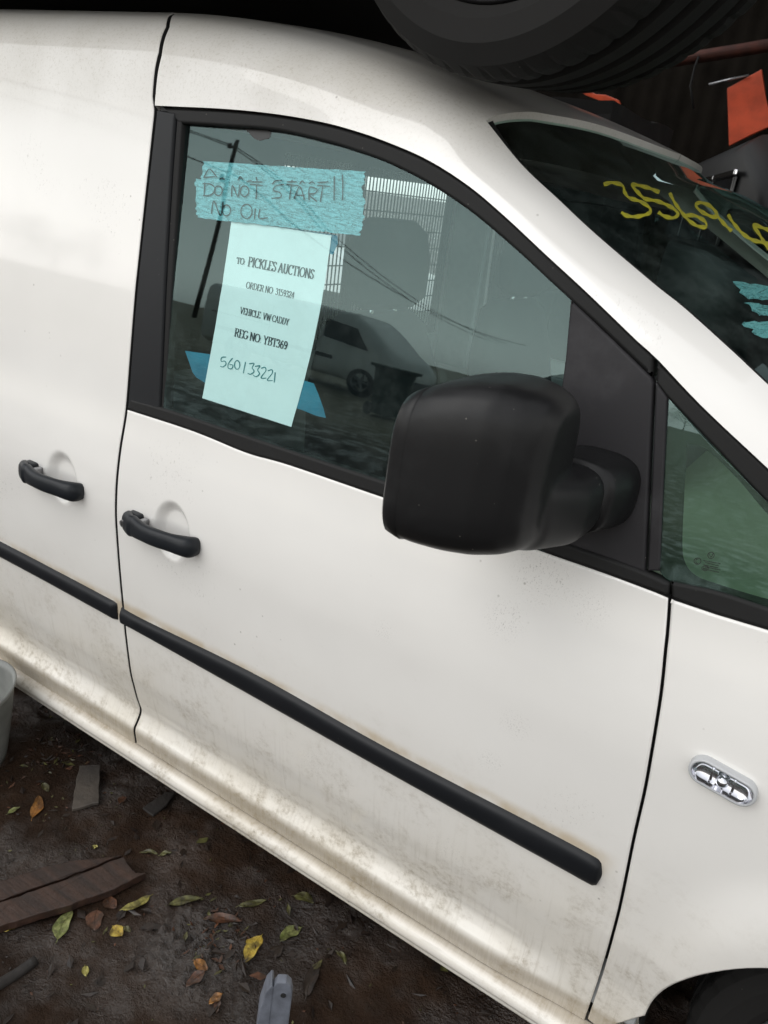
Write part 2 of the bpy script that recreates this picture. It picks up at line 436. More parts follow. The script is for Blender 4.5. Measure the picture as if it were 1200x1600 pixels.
# ------------------------------------------------------------------ the white van
van = thing('parked_van', 'white panel van with black door mirror and rub strips, filling the picture', 'van', (0, 0, 0))

GAP = [(272, 18), (262, 40), (250, 80), (242, 125), (240, 150), (242, 172), (228, 300), (212, 450), (203, 560), (196.5, 640), (187, 700), (181, 760),
       (180, 800), (182, 840), (187, 903), (191, 945), (196, 997), (203, 1050), (208, 1071), (213.5, 1092), (219, 1109.5), (214, 1127), (209, 1141), (211, 1156)]
# gap position against height, measured on the section itself
def on_section(px, py):
    d = ray(px, py); tt = (_pr[:, 0] - CAMPOS[1]) / d[1]; z = CAMPOS[2] + d[2] * tt
    e = z - _pr[:, 1]; k = np.where(np.sign(e[:-1]) != np.sign(e[1:]))[0]
    i = k[0] if len(k) else int(np.argmin(np.abs(e)))
    return d[0] * tt[i], i
_g = [on_section(*p) for p in GAP]
gi = np.array([q[1] for q in _g], float); gx = np.array([q[0] for q in _g]); _o = np.argsort(gi); gi, gx = gi[_o], gx[_o]
i_sill = int(np.argmin(np.abs(_pr[:, 1] - .186)))
def gap_x(i):
    if i > gi[-1]: return gx[-1] - .00012 * (i - gi[-1])
    return np.interp(i, gi, gx)
zgap_i = lambda z: np.interp(z, _pr[_m, 1], np.arange(len(_pr))[_m])

# cargo side: sliding-door skin, one sheet from sill to roof centre, mirrored on the far flank further down
def cargo_sheet():
    idx = np.unique(np.concatenate([np.linspace(i_sill, 1180, 300), np.linspace(1180, len(_pr) - 1, 40)]).astype(int))
    cxs = np.concatenate([np.linspace(0, .45, 70)[:-1], np.linspace(.45, 1, 190)])
    V = np.zeros((len(cxs) + 2, len(idx), 3))
    for j, i in enumerate(idx):
        d, z = _pr[i]; xg = gap_x(i) - (.0034 + .0022 * sstep(1.66, 1.72, z))
        for k, u in enumerate(cxs):
            x = -3.25 + (xg + 3.25) * u
            dd = d
            if z < 1.2:
                for cx, cz, rx, rz in DISHES[:1]:
                    e = math.hypot((x - cx) / rx, (z - cz) / rz)
                    if e < 1: dd += .017 * sstep(0, .42, 1 - e) * (1 - .25 * max(0, (cz - z) / rz))
            V[k, j] = (x, dd, z)
    gu = np.gradient(V[:-2], axis=0); gv = np.gradient(V[:-2], axis=1)
    N = np.cross(gu, gv); N /= np.linalg.norm(N, axis=2)[..., None] + 1e-12
    # rolled edge along the shut line
    n_in = len(cxs)
    last = V[n_in - 1].copy(); nl = N[-1].copy()
    V[n_in - 1, :, 0] -= .0025
    V[n_in] = last - nl * .0022; V[n_in + 1] = last - nl * .022; V[n_in + 1, :, 0] -= .001
    ne = nl * .7 + np.array([1, 0, 0]); ne /= np.linalg.norm(ne, axis=1)[:, None]
    N = np.concatenate([N, ne[None], np.tile(np.array([[1.0, 0, 0]]), (len(idx), 1))[None]], 0)
    return V, N
CV, CN = cargo_sheet()
nu, nv = CV.shape[:2]
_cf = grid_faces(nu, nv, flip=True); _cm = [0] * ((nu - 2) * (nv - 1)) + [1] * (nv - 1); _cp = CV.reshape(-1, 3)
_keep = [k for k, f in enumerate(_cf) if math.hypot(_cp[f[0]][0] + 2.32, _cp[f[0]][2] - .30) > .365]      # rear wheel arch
side = mesh('sliding_door', _cp, [_cf[k] for k in _keep], ['van_paint', 'dark_cavity'], van, True, CN.reshape(-1, 3), midx=[_cm[k] for k in _keep])  # second slot blackens the shut-line return, gap shade painted in as colour

# lines shared by the cab panels (picture tracings laid onto the flank)
DOORLINE = [(245, 165), (350, 170), (430, 178), (500, 190), (550, 203), (600, 220), (667, 249), (733, 291), (792, 341), (854, 399), (917, 457), (1000, 537),
            (1024, 558), (1097, 635), (1200, 732), (1290, 818), (1380, 905)]
DL = catmull(Us(DOORLINE), 160)
def dl_z(x): return float(np.interp(x, DL[:, 0], DL[:, 1]))

# cab roof: sections fan from the shut line to the windscreen header
def rshift(x):
    q = max(x + 1.45, 0.0) / .85; return -.134 * q * q
i0 = int(zgap_i(1.70)); ridx = np.unique(np.concatenate([np.linspace(i0, 1150, 60), np.linspace(1150, len(_pr) - 1, 45)]).astype(int))
RQ = _pr[ridx]; arc = np.concatenate([[0], np.cumsum(np.linalg.norm(np.diff(RQ, axis=0), axis=1))])
def roof_pt(x, j):
    base = np.array([x, RQ[j, 0], RQ[j, 1] + rshift(x)])
    x0 = x; zz = dl_z(x0); p0 = np.array([x0, S(x0, zz), zz]); b0 = np.array([x, RQ[0, 0], RQ[0, 1] + rshift(x)])
    w = max(0, 1 - arc[j] / .20) ** 2
    return base + (p0 - b0) * w
xl0 = U(640, 236)[0]
# header corner: where the line of sight of the screen's top corner meets the roof sheet
best = None
for j in range(len(RQ)):
    for x in np.linspace(-.75, -.5, 60):
        P = roof_pt(x, j); v = (P - CAMPOS) @ AX; e = (600 + v[0] / v[2] * FPX - 760) ** 2 + (800 - v[1] / v[2] * FPX - 188) ** 2
        if best is None or e < best[0]: best = (e, x, j)
_, xc, JC = best
XL = np.array([xl0 + (xc - xl0) * (j / JC) if j <= JC else xc + (-.515 - xc) * math.sin(min(1, (RQ[j, 0] - RQ[JC, 0]) / (.89 - RQ[JC, 0])) * math.pi / 2) for j in range(len(RQ))])
NU = 70
RV = np.zeros((NU, len(RQ), 3))
for j in range(len(RQ)):
    xa = gap_x(ridx[j]) + .0055
    for k in range(NU):
        RV[k, j] = roof_pt(xa + (XL[j] - xa) * k / (NU - 1), j)
# windscreen near edge, continued down to the cowl
E_PIX = [(815, 257, .150), (873, 312, .145), (932, 367, .140), (1025, 446, .130), (1068, 480, .125), (1148, 552, .115), (1200, 601, .108)]
EW = [RV[-1, JC]] + [on_plane_y(a, b, d) for a, b, d in E_PIX] + [np.array([.12, .098, 1.275]), np.array([.30, .09, 1.168])]
NP = 60
EWs = catmull(EW, NP)
LDs = []
_st = int(np.argmin(np.abs(DL[:, 0] - xl0)))
_low = np.vstack([[[RV[-1, 0, 0], RV[-1, 0, 2]]], DL[_st + 2:], [[.36, 1.085]]])
_lowr = catmull(_low, NP)
for x, z in _lowr: LDs.append((x, S(x, z), z))
LDs = np.array(LDs)
PV = np.zeros((NP, JC + 1, 3))
straight0 = np.array([RV[-1, 0] + (RV[-1, JC] - RV[-1, 0]) * j / JC for j in range(JC + 1)])
for k in range(NP):
    fade = (1 - k / (NP - 1)) ** 2.2
    for j in range(JC + 1):
        a = j / JC; p = LDs[k] + (EWs[k] - LDs[k]) * a
        bulge = .010 * math.sin(math.pi * a) * (1 - fade)
        PV[k, j] = p + (RV[-1, j] - straight0[j]) * fade + np.array([.25, -.9, .35]) * bulge
nr = NU * len(RQ)
Vr = list(RV.reshape(-1, 3)); Fr = grid_faces(NU, len(RQ), flip=True)
pid = np.zeros((NP, JC + 1), int)
for k in range(NP):
    for j in range(JC + 1):
        if k == 0: pid[k, j] = (NU - 1) * len(RQ) + j
        else: pid[k, j] = len(Vr); Vr.append(PV[k, j])
for k in range(NP - 1):
    for j in range(JC):
        Fr.append((pid[k, j], pid[k + 1, j], pid[k + 1, j + 1], pid[k, j + 1]))
def add_return(loop, direc, depth):
    b = len(Vr)
    for q in loop: Vr.append(np.array(Vr[q]) + np.array(direc) * depth)
    # doubled first ring keeps the turned edge crisp
    c0 = len(Vr)
    for q in loop: Vr.append(np.array(Vr[q]))
    for i in range(len(loop) - 1): Fr.append((c0 + i, c0 + i + 1, b + i + 1, b + i))
low_loop = [k * len(RQ) for k in range(NU)] + [pid[k, 0] for k in range(1, NP)]
add_return(low_loop, (0, 1, .12), .022)
add_return([j for j in range(len(RQ))], (.0, .8, -.6), .02)
add_return([pid[k, JC] for k in range(NP)], (-.45, .35, -.6), .018)
add_return([(NU - 1) * len(RQ) + j for j in range(JC, len(RQ))], (-.2, .0, -.9), .016)
roof = mesh('roof', Vr, Fr, 'van_paint', van)
# far half of the roof: the same sheet mirrored about the van's centre plane
YC = .89
Vm = [(p[0], 2 * YC - p[1], p[2]) for p in Vr]
roof2 = mesh('roof', Vm, [f[::-1] for f in Fr], 'van_paint', van)
far_side = mesh('far_side', [(p[0], 2 * YC - p[1], p[2]) for p in CV[:, [j for j in range(nv)]].reshape(-1, 3)],
                [f[::-1] for f in grid_faces(nu, nv, flip=True)
                 if not (-2.35 < CV.reshape(-1, 3)[f[0]][0] < -1.52 and 1.16 < CV.reshape(-1, 3)[f[0]][2] < 1.62)], 'van_paint', van)

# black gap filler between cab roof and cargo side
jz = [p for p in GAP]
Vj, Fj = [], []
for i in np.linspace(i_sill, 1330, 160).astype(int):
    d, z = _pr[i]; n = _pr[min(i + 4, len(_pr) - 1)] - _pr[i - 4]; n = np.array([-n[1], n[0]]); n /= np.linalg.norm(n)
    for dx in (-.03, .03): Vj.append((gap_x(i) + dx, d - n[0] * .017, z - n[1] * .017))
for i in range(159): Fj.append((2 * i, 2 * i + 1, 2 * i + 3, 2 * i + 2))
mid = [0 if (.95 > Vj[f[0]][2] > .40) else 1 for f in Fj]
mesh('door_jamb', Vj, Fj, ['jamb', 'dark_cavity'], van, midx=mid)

# front door skin
gz_i = lambda z: gap_x(zgap_i(z))
BELT = [(196.5, 640), (300, 674), (384, 708), (450, 727), (604, 780), (700, 811), (850, 864), (950, 899), (1043, 934)]
FGAP = [(1046, 936), (1043, 980), (1040, 1010), (1030, 1100), (1010, 1220), (990, 1310), (965, 1430), (940, 1520), (912, 1602), (893, 1650)]
belt = Us(BELT); fg = Us(FGAP)
zb0 = belt[0][1]; door_rear = [(gz_i(z) + .0032, z) for z in np.linspace(.192, zb0, 90)]
def sill_z(x): return .205 - .0 * x
xb_front = float(np.interp(.205, fg[::-1, 1], fg[::-1, 0]))
outline = door_rear + [tuple(p) for p in catmull(np.vstack([[[door_rear[-1][0], zb0]], belt[1:]]), 60)[1:-1]]
fgd = catmull(fg, 70); fgd = fgd[fgd[:, 1] > .191]
outline += [(p[0] - .0024, p[1]) for p in fgd] + [(fgd[-1][0] - .0024, .191)]
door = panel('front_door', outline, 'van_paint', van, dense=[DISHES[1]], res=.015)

# front wing with the wheel arch
FTOP = [(1049, 938), (1120, 962), (1200, 986), (1300, 1018)]
ft = Us(FTOP)
wing = [(p[0] + .0024, p[1]) for p in fgd[::-1]] + [tuple(p) for p in ft] + [(.45, 1.03), (.85, .98), (1.0, .9), (1.0, .35), (ARCH_C[0] + ARCH_R + .03, .30)]
wing += [(ARCH_C[0] + ARCH_R * math.cos(a), ARCH_C[1] + ARCH_R * math.sin(a)) for a in np.linspace(0, math.pi, 60)]
wing += [(fgd[-1][0] + .03, .191)]
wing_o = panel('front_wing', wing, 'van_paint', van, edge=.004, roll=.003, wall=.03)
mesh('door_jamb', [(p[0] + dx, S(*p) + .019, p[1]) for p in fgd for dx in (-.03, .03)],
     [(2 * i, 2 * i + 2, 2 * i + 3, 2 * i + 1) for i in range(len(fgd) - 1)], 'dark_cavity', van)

# sill: rounded lip with a weld seam, under both doors
SP = [(.085, .206), (.066, .203), (.054, .196), (.0475, .187), (.0455, .177), (.048, .168), (.0515, .1655), (.0505, .1625), (.052, .155), (.060, .147), (.078, .141), (.11, .139), (.20, .145), (.30, .17)]
sp = catmull([(a, b - .0155) for a, b in SP], 60); sx = np.linspace(-3.2, .0, 160)
mesh('sill', [(x, p[0] + .0006 * mnoise.noise((x * 4, p[1] * 8, 0)), p[1] + .0005 * mnoise.noise((x * 6, 3, p[0] * 9))) for x in sx for p in sp],
     grid_faces(len(sx), len(sp)), 'van_paint', van)

# window furniture ---------------------------------------------------------------
REC = lambda z: .004 + .016 * (z - 1.1) / .6       # glass leans in more than the frame around it
GL_TOP = [(276, 192), (350, 197), (425, 203), (500, 220), (550, 235), (604, 255), (667, 287), (729, 328), (792, 380), (854, 437), (893, 473)]
GL = [(254, 640), (262, 457), (270, 300)] + GL_TOP + [(884, 560), (874, 640), (862, 740), (852, 856)] + [(700, 792), (604, 758), (440, 702)]
def curve(px, n, off=0.0): return catmull(Us(px, off), n)
glass_out = np.vstack([curve([(252, 645), (262, 457), (270, 300), (276, 189)], 14)[:-1], curve([(274, 187)] + [(a, b - 4) for a, b in GL_TOP[1:]], 40)[:-1],
                       curve([(898, 468), (884, 560), (874, 640), (862, 740), (850, 866)], 12)[:-1], curve([(850, 866), (700, 802), (604, 766), (440, 709), (252, 645)], 14)[:-1]])
def glass_pane(name, outline, parent, off, mo, mi, thick=.004):
    o = panel(name, outline, mo, parent, off=off, res=.03, edge=.001, roll=.0003, wall=thick, step=.02)
    return o
wg = glass_pane('window_glass', glass_out, door, REC, 'side_glass', None)
# frame over the glass: black rubber band, thicker towards the pillar
top_out = curve([(a, b + 2.5) for a, b in DOORLINE[:12]] + [(1020, 557)], 70)
top_in = curve([(276, 192)] + GL_TOP[1:] + [(960, 535), (1017, 590)], 70)
panel('window_frame', list(top_out) + list(top_in[::-1]), 'rubber', door, off=.004, res=.012, edge=.006, roll=.004, wall=.03)
# upright black pillar trim behind the glass, and the thin channel beside it
panel('pillar_trim', list(curve([(244, 172), (229.5, 300), (213.5, 450), (204.5, 560), (198.5, 637)], 30)) + list(curve([(246, 650), (250, 560), (257, 400), (264, 280), (271, 177)], 30)), 'trim_plastic', door, off=.001, res=.014, edge=.003, roll=.002)
panel('glass_channel', list(curve([(273, 178), (265.5, 280), (258.5, 400), (251.5, 560), (247, 651)], 24)) + list(curve([(255, 652), (260, 520), (268, 380), (276, 250), (280, 187)], 24)), 'rubber', door, off=.006, res=.01, edge=.002, roll=.002)
# belt weatherstrip
panel('belt_trim', list(curve([(198, 639), (300, 672.5), (384, 706.5), (450, 725.5), (604, 778), (700, 809), (850, 862), (950, 897), (1044, 931)], 60)) +
      list(curve([(1046, 912), (1004, 893), (950, 873), (850, 838), (700, 782), (604, 754), (440, 700), (300, 653), (250, 637), (204, 624)], 60)), 'rubber', door, off=-.002, res=.012, edge=.005, roll=.004)
# sail panel that carries the mirror
panel('mirror_sail', list(curve([(890, 470), (925, 503), (960, 537), (1015, 590)], 16)) + list(curve([(1019, 600), (1014, 700), (1006, 894)], 16)) +
      list(curve([(1004, 895), (950, 875), (850, 840)], 10)) + list(curve([(860, 750), (872, 640), (882, 560)], 10)), 'sail_plastic', door, off=.003, res=.012, edge=.004, roll=.003)

# fixed quarter window ahead of the door
qtop = curve([(1026, 566), (1097, 638), (1200, 735), (1290, 821), (1378, 905)], 40)
qbot = curve([(1300, 1017), (1200, 984), (1120, 960), (1050, 935)], 24)
qw = panel('quarter_window', list(curve([(1040, 622), (1100, 688), (1200, 788), (1300, 885), (1325, 920)], 24)) + list(curve([(1310, 985), (1200, 952), (1120, 925), (1046, 910), (1029, 890)], 20)) + list(curve([(1031, 860), (1036, 740)], 8)),
           'quarter_glass', van, off=lambda z: .003 + .012 * (z - 1.1) / .4, res=.03, edge=.001, roll=.0003, wall=.004, step=.02)
panel('window_frame', list(qtop) + list(curve([(1372, 915), (1290, 872), (1200, 789), (1117, 702), (1039, 620)], 40)) + [tuple(U(1024, 600))], 'rubber', qw, off=.003, res=.012, edge=.005, roll=.004)
panel('window_post', list(curve([(1024, 598), (1020, 700), (1011, 893)], 16)) + list(curve([(1030, 893), (1035, 760), (1041, 622)], 16)), 'sail_plastic', qw, off=.002, res=.01, edge=.003, roll=.002)
panel('belt_trim', list(qbot) + list(curve([(1047, 909), (1120, 925), (1200, 951), (1300, 984)], 24)), 'rubber', qw, off=-.001, res=.012, edge=.005, roll=.004)
frit_in = [(1072, 694), (1100, 702), (1150, 748), (1200, 806), (1270, 880), (1290, 930), (1270, 950), (1200, 936), (1120, 912), (1087, 899), (1071, 880), (1066, 850), (1069, 760)]
frit_out = [(1041, 624), (1110, 697), (1150, 737), (1200, 787), (1290, 876), (1325, 921), (1311, 984), (1200, 951), (1120, 924), (1060, 913), (1031, 893), (1030, 860), (1036, 740)]
fo_ = catmull(np.vstack([Us(frit_out, .0095), Us(frit_out[:1], .0095)]), 120); fi_ = catmull(np.vstack([Us(frit_in, .0095), Us(frit_in[:1], .0095)]), 120)
mesh('glass_border', [(p[0], S(*p) + .0085 + .012 * (p[1] - 1.1) / .4, p[1]) for q in (fo_, fi_) for p in q], [(i, i + 1, 121 + i, 120 + i) for i in range(119)], 'frit', qw)

# rub strips ------------------------------------------------------------------
def rub(name, up, lo, parent, h=.013, round_l=False, round_r=False):
    n, m = 140, 13
    a = catmull(Us(up), n); b = catmull(Us(lo), n); V = []
    for i in range(n):
        s = i / (n - 1) * np.linalg.norm(a[-1] - a[0]); e = np.linalg.norm(a[-1] - a[0]) - s
        k = 1.0
        if round_r and e < .02: k = math.sqrt(max(0, 1 - (1 - e / .02) ** 2))
        kl = 1.0
        if not round_l and s < .004: kl = .4 + .6 * s / .004
        if not round_r and e < .004: kl = .4 + .6 * e / .004
        for j in range(m):
            w = -1 + 2 * j / (m - 1); c = (a[i] + b[i]) / 2 + (b[i] - a[i]) / 2 * w * k
            V.append((c[0], S(*c) + .004 - (h + .004) * (1 - abs(w) ** 3.2) ** .5 * (k ** .5) * kl, c[1]))
    F = grid_faces(n, m, flip=False)
    F.append(tuple(range(m))); F.append(tuple((n - 1) * m + j for j in range(m))[::-1])
    return mesh(name, V, F, 'trim_plastic', parent)
rub('rub_strip', [(189.5, 948), (230, 970), (400, 1053), (600, 1165), (850, 1295), (925, 1335), (946, 1347)], [(190.5, 973), (230, 994), (400, 1090), (600, 1202), (850, 1341), (915, 1377), (938, 1389)], door, round_r=True)
rub('rub_strip', [(-260, 722), (-100, 796), (0, 845), (100, 897), (183, 941)], [(-260, 742), (-100, 817), (0, 869), (100, 923), (185, 970)], side)

# door handles ----------------------------------------------------------------
def handle(parent, p0, p1, lock):
    a = np.array(U(*p0)); b = np.array(U(*p1)); n, m = 46, 20; V = []
    for i in range(n):
        t = i / (n - 1); c = a + (b - a) * t
        z = c[1] + .0045 * math.sin(math.pi * t) - .002 * t
        out = .010 + .030 * math.sin(math.pi * min(1, max(0, (t - .04) / .92))) ** .8 if t > .22 else .010 + .030 * math.sin(math.pi * .18 / .92) ** .8 * sstep(0, .24, t) + .004
        endr = math.sqrt(max(0, 1 - (1 - min(1, t / .09)) ** 2)) if t < .09 else (math.sqrt(max(0, 1 - (1 - min(1, (1 - t) / .075)) ** 2)) if t > .925 else 1)
        hz = (.0245 - .0050 * sstep(.15, .45, t) + .003 * sstep(.7, 1, t)) * max(endr, .02)
        hy = (.012 + .004 * sstep(.2, .0, t) + .009 * sstep(.70, .97, t)) * max(endr, .05)
        for k in range(m):
            an = 2 * math.pi * k / m; ca, sa = math.cos(an), math.sin(an)
            q = (abs(ca) ** 2.6 + abs(sa) ** 2.6) ** (-1 / 2.6)
            V.append((c[0], S(c[0], c[1]) * 0 + np.interp(c[1], ZT, DT) - out + hy * q * sa, z + hz * q * ca))
    F = [(i * m + k, i * m + (k + 1) % m, (i + 1) * m + (k + 1) % m, (i + 1) * m + k) for i in range(n - 1) for k in range(m)]
    F.append(tuple(range(m))[::-1]); F.append(tuple((n - 1) * m + k for k in range(m)))
    h = mesh('door_handle', V, F, 'handle_plastic', parent)
    # mounting feet that reach the skin
    for t, w in ((.125, .019),):
        c = a + (b - a) * t; d0 = np.interp(c[1], ZT, DT)
        bm = bmesh.new(); add_box(bm, (c[0], d0 - .004, c[1] + .001), (w * 2, .030, .040))
        bm_obj('handle_foot', bm, 'handle_plastic', parent, True, bevel=.008, seg=3)
    c = a + (b - a) * .26; d0 = np.interp(c[1], ZT, DT)
    bm = bmesh.new(); add_box(bm, (c[0], d0 - .010, c[1] + .006), (.012, .022, .020)); bm_obj('handle_shim', bm, 'dull_metal', parent, True, bevel=.003)
    if lock:
        c = a + (b - a) * .085; d0 = np.interp(c[1], ZT, DT)
        bm = bmesh.new(); bmesh.ops.create_cone(bm, cap_ends=True, segments=28, radius1=.0095, radius2=.0085, depth=.006, matrix=Matrix.Translation((c[0], d0 - .0322, c[1])) @ Matrix.Rotation(R(90), 4, 'X'))
        bm_obj('door_lock', bm, 'dull_metal', parent, False, bevel=.0006)
        box('lock_slot', (c[0], d0 - .0356, c[1]), (.0016, .001, .008), 'dark_cavity', parent, bevel=0)
handle(side, (42, 729), (133, 769), False)
handle(door, (202, 808), (315, 855), True)

# door mirror -----------------------------------------------------------------
mir = bpy.data.objects.new('door_mirror', None); C.objects.link(mir); mir.parent = van
def superellipse_loft(bm, secs, m=40, axis='x'):
    rings = []
    for (s, c1, c2, h1, h2, n) in secs:
        r = []
        for k in range(m):
            a = 2 * math.pi * k / m; ca, sa = math.cos(a), math.sin(a)
            q = (abs(ca) ** n + abs(sa) ** n) ** (-1 / n)
            u, w = c1 + h1 * q * ca, c2 + h2 * q * sa
            r.append(bm.verts.new((s, u, w) if axis == 'x' else (u, s, w)))
        rings.append(r)
    for A, B in zip(rings[:-1], rings[1:]):
        for k in range(m): bm.faces.new((A[k], A[(k + 1) % m], B[(k + 1) % m], B[k]))
    bm.faces.new(rings[0][::-1]); bm.faces.new(rings[-1])
bm = bmesh.new()
superellipse_loft(bm, [(-.490, -.160, 1.262, .092, .094, 4.6), (-.478, -.160, 1.266, .100, .104, 4.8), (-.448, -.160, 1.273, .102, .111, 4.8), (-.410, -.158, 1.279, .100, .116, 4.6),
                       (-.372, -.154, 1.283, .095, .116, 4.4), (-.340, -.147, 1.284, .084, .110, 4.2), (-.318, -.138, 1.284, .069, .100, 4.0), (-.306, -.130, 1.283, .050, .087, 3.4)])
superellipse_loft(bm, [(-.205, -.385, 1.238, .050, .052, 3.6), (-.15, -.360, 1.228, .062, .057, 3.6), (-.08, -.328, 1.222, .058, .055, 3.2), (-.035, -.314, 1.229, .051, .051, 3.0)], axis='y')
head = bm_obj('mirror_housing', bm, 'black_plastic', mir, True)
rm = head.modifiers.new('r', 'REMESH'); rm.mode = 'VOXEL'; rm.voxel_size = .0034; rm.use_smooth_shade = True
sm = head.modifiers.new('s', 'SMOOTH'); sm.factor = .6; sm.iterations = 26
bm = bmesh.new()
superellipse_loft(bm, [(-.0345, -.312, 1.229, .0525, .0525, 3.0), (-.02, -.309, 1.229, .055, .0535, 3.0), (.004, -.304, 1.229, .060, .055, 3.0), (.03, -.302, 1.228, .063, .056, 3.0), (.06, -.302, 1.228, .064, .056, 3)], axis='y')
bm_obj('mirror_base', bm, 'black_plastic', mir, True)
bm = bmesh.new(); superellipse_loft(bm, [(-.494, -.160, 1.260, .090, .092, 4.6), (-.488, -.160, 1.264, .097, .100, 4.8), (-.468, -.160, 1.268, .1015, .107, 4.8), (-.464, -.160, 1.269, .098, .103, 4.8)], 64); bm_obj('mirror_rim', bm, 'black_plastic', mir, True)
# glass on the rearward side
bm = bmesh.new(); superellipse_loft(bm, [(-.4955, -.160, 1.260, .083, .086, 4.6), (-.493, -.160, 1.260, .085, .088, 4.6)]); bm_obj('mirror_glass', bm, 'chrome', mir)

# indicator repeater on the wing ------------------------------------------------
ic = np.array(U(1130.5, 1216)); il = np.array(U(1182, 1246)) - np.array(U(1079, 1188)); il_len = np.linalg.norm(il) / 2; il /= np.linalg.norm(il); iu = np.array([-il[1], il[0]])
def stadium(hw, hh, n=18):
    o = []
    for s, a0 in ((1, -90), (-1, 90)):
        for k in range(n + 1):
            a = R(a0 + 180 * k / n); o.append(ic + il * (s * (hw - hh) + hh * math.cos(a)) + iu * hh * math.sin(a))
    return np.array(o)
def ring_stack(name, levels, mat, parent, cap=True):
    V, F = [], []
    for hw, hh, off in levels: V += [(p[0], S(*p) + off, p[1]) for p in stadium(hw, hh)]
    n = len(stadium(.04, .01))
    for a in range(len(levels) - 1):
        for k in range(n): F.append((a * n + k, a * n + (k + 1) % n, (a + 1) * n + (k + 1) % n, (a + 1) * n + k))
    if cap: F.append(tuple((len(levels) - 1) * n + k for k in range(n)))
    return mesh(name, V, F, mat, parent)
hw, hh = il_len, .0215
lamp = ring_stack('indicator_lamp', [(hw, hh, .001), (hw, hh, -.011), (hw - .001, hh - .001, -.014), (hw - .004, hh - .0038, -.0145), (hw - .006, hh - .0055, -.011)], 'lamp_rim', van, False) if simple('lamp_rim', (.45, .46, .47), .25) else None
hw2, hh2 = hw - .0055, hh - .005; V = []
for i in range(41):
    u = -1 + 2 * i / 40; xx = u * hw2; e = max(0, abs(xx) - (hw2 - hh2)); hz_ = math.sqrt(max(hh2 * hh2 - e * e, 1e-7))
    for j in range(17):
        w = -1 + 2 * j / 16; p = ic + il * xx + iu * hz_ * w
        V.append((p[0], S(*p) - .0135 + .0125 * math.sqrt(max(0, 1 - w * w)) * (1 - abs(u) ** 8), p[1]))
mesh('reflector', V, grid_faces(41, 17), 'lamp_silver', lamp)
bm = bmesh.new(); bmesh.ops.create_uvsphere(bm, u_segments=20, v_segments=12, radius=.0095, matrix=Matrix.Translation((ic[0], S(*ic) - .0085, ic[1]))); bm_obj('bulb', bm, 'chrome', lamp, True)
for s in (-1, 1):
    q = ic + il * s * .016; bm = bmesh.new(); add_box(bm, (q[0], S(*q) - .005, q[1]), (.004, .007, .020)); bm_obj('reflector_rib', bm, 'chrome', lamp, bevel=.001)
ring_stack('lens', [(hw - .004, hh - .004, -.0145), (hw - .009, hh - .009, -.0175), (hw - .016, hh - .016, -.0185)], 'lamp_lens', lamp)

# wheel builder -------------------------------------------------------------------
def tyre_geo(Rr, w, rim, nseg=150, tread=True):
    prof = []
    hw_ = w / 2
    side_p = [(rim, .80), (rim + (Rr - rim) * .25, .97), (rim + (Rr - rim) * .55, 1.0), (rim + (Rr - rim) * .82, .93), (Rr * .982, .80)]
    left = [(r, -hw_ * s) for r, s in side_p]
    tr = []
    for s in np.linspace(-.74, .74, 31):
        g = any(abs(abs(s) - c) < .045 for c in (.18, .50)) and tread
        tr.append((Rr - .006 * s * s - (.013 if g else 0), hw_ * s))
    prof = left + tr + [(r, hw_ * s) for r, s in side_p[::-1]]
    V, F = [], []; npf = len(prof)
    for k in range(nseg):
        a = 2 * math.pi * k / nseg; blk = (k % 4 == 0)
        for q, (r, y) in enumerate(prof):
            if tread and blk and abs(y) / hw_ > .50 and r > Rr * .965: r -= .003
            V.append((r * math.cos(a), y, r * math.sin(a)))
    for k in range(nseg):
        for q in range(npf - 1):
            a = k * npf + q; b = ((k + 1) % nseg) * npf + q; F.append((a, b, b + 1, a + 1))
    return V, F
def wheel(parent, loc, rot, Rr=.31, w=.195, rimr=.66, name='wheel', mat_t='tyre', mat_r='rim_metal', nseg=150, spokes=5):
    root = bpy.data.objects.new(name, None); C.objects.link(root); root.parent = parent; root.location = loc; root.rotation_euler = rot
    rim = Rr * rimr
    V, F = tyre_geo(Rr, w, rim, nseg); mesh('tyre', V, F, mat_t, root, False if nseg > 100 else True)
    prof = [(rim * .99, -w * .40), (rim * 1.03, -w * .43), (rim * 1.0, -w * .44), (rim * .95, -w * .40), (rim * .90, -w * .20), (rim * .88, w * .2), (rim * .97, w * .42)]
    n = 72; V = [(r * math.cos(2 * math.pi * k / n), y, r * math.sin(2 * math.pi * k / n)) for k in range(n) for r, y in prof]; m = len(prof)
    F = [(k * m + q, ((k + 1) % n) * m + q, ((k + 1) % n) * m + q + 1, k * m + q + 1) for k in range(n) for q in range(m - 1)]
    mesh('rim', V, F, mat_r, root)
    bm = bmesh.new()
    bmesh.ops.create_cone(bm, cap_ends=True, segments=32, radius1=rim * .26, radius2=rim * .22, depth=.03, matrix=Matrix.Translation((0, -w * .30, 0)) @ Matrix.Rotation(R(90), 4, 'X'))
    for k in range(spokes):
        a = 2 * math.pi * (k + .5) / spokes
        add_box(bm, (rim * .56 * math.cos(a), -w * .28, rim * .56 * math.sin(a)), (rim * .78, .022, rim * .24), Matrix.Rotation(-a, 3, 'Y'))
    bm_obj('spokes', bm, mat_r, root, bevel=.004)
    bm = bmesh.new(); bmesh.ops.create_cone(bm, cap_ends=True, segments=40, radius1=rim * .7, radius2=rim * .7, depth=.02, matrix=Matrix.Translation((0, w * .05, 0)) @ Matrix.Rotation(R(90), 4, 'X'))
    bm_obj('brake_disc', bm, 'dark_cavity', root)
    return root
plastic_mat('tyre', (.008, .0075, .007), .8, .13)
simple('rim_metal', (.22, .22, .23), .35, .9, nscale=15); simple('rim_dark', (.05, .05, .052), .45, .6, nscale=15)
wheel(van, (ARCH_C[0], .205, .30), (0, 0, 0), .30, .195)
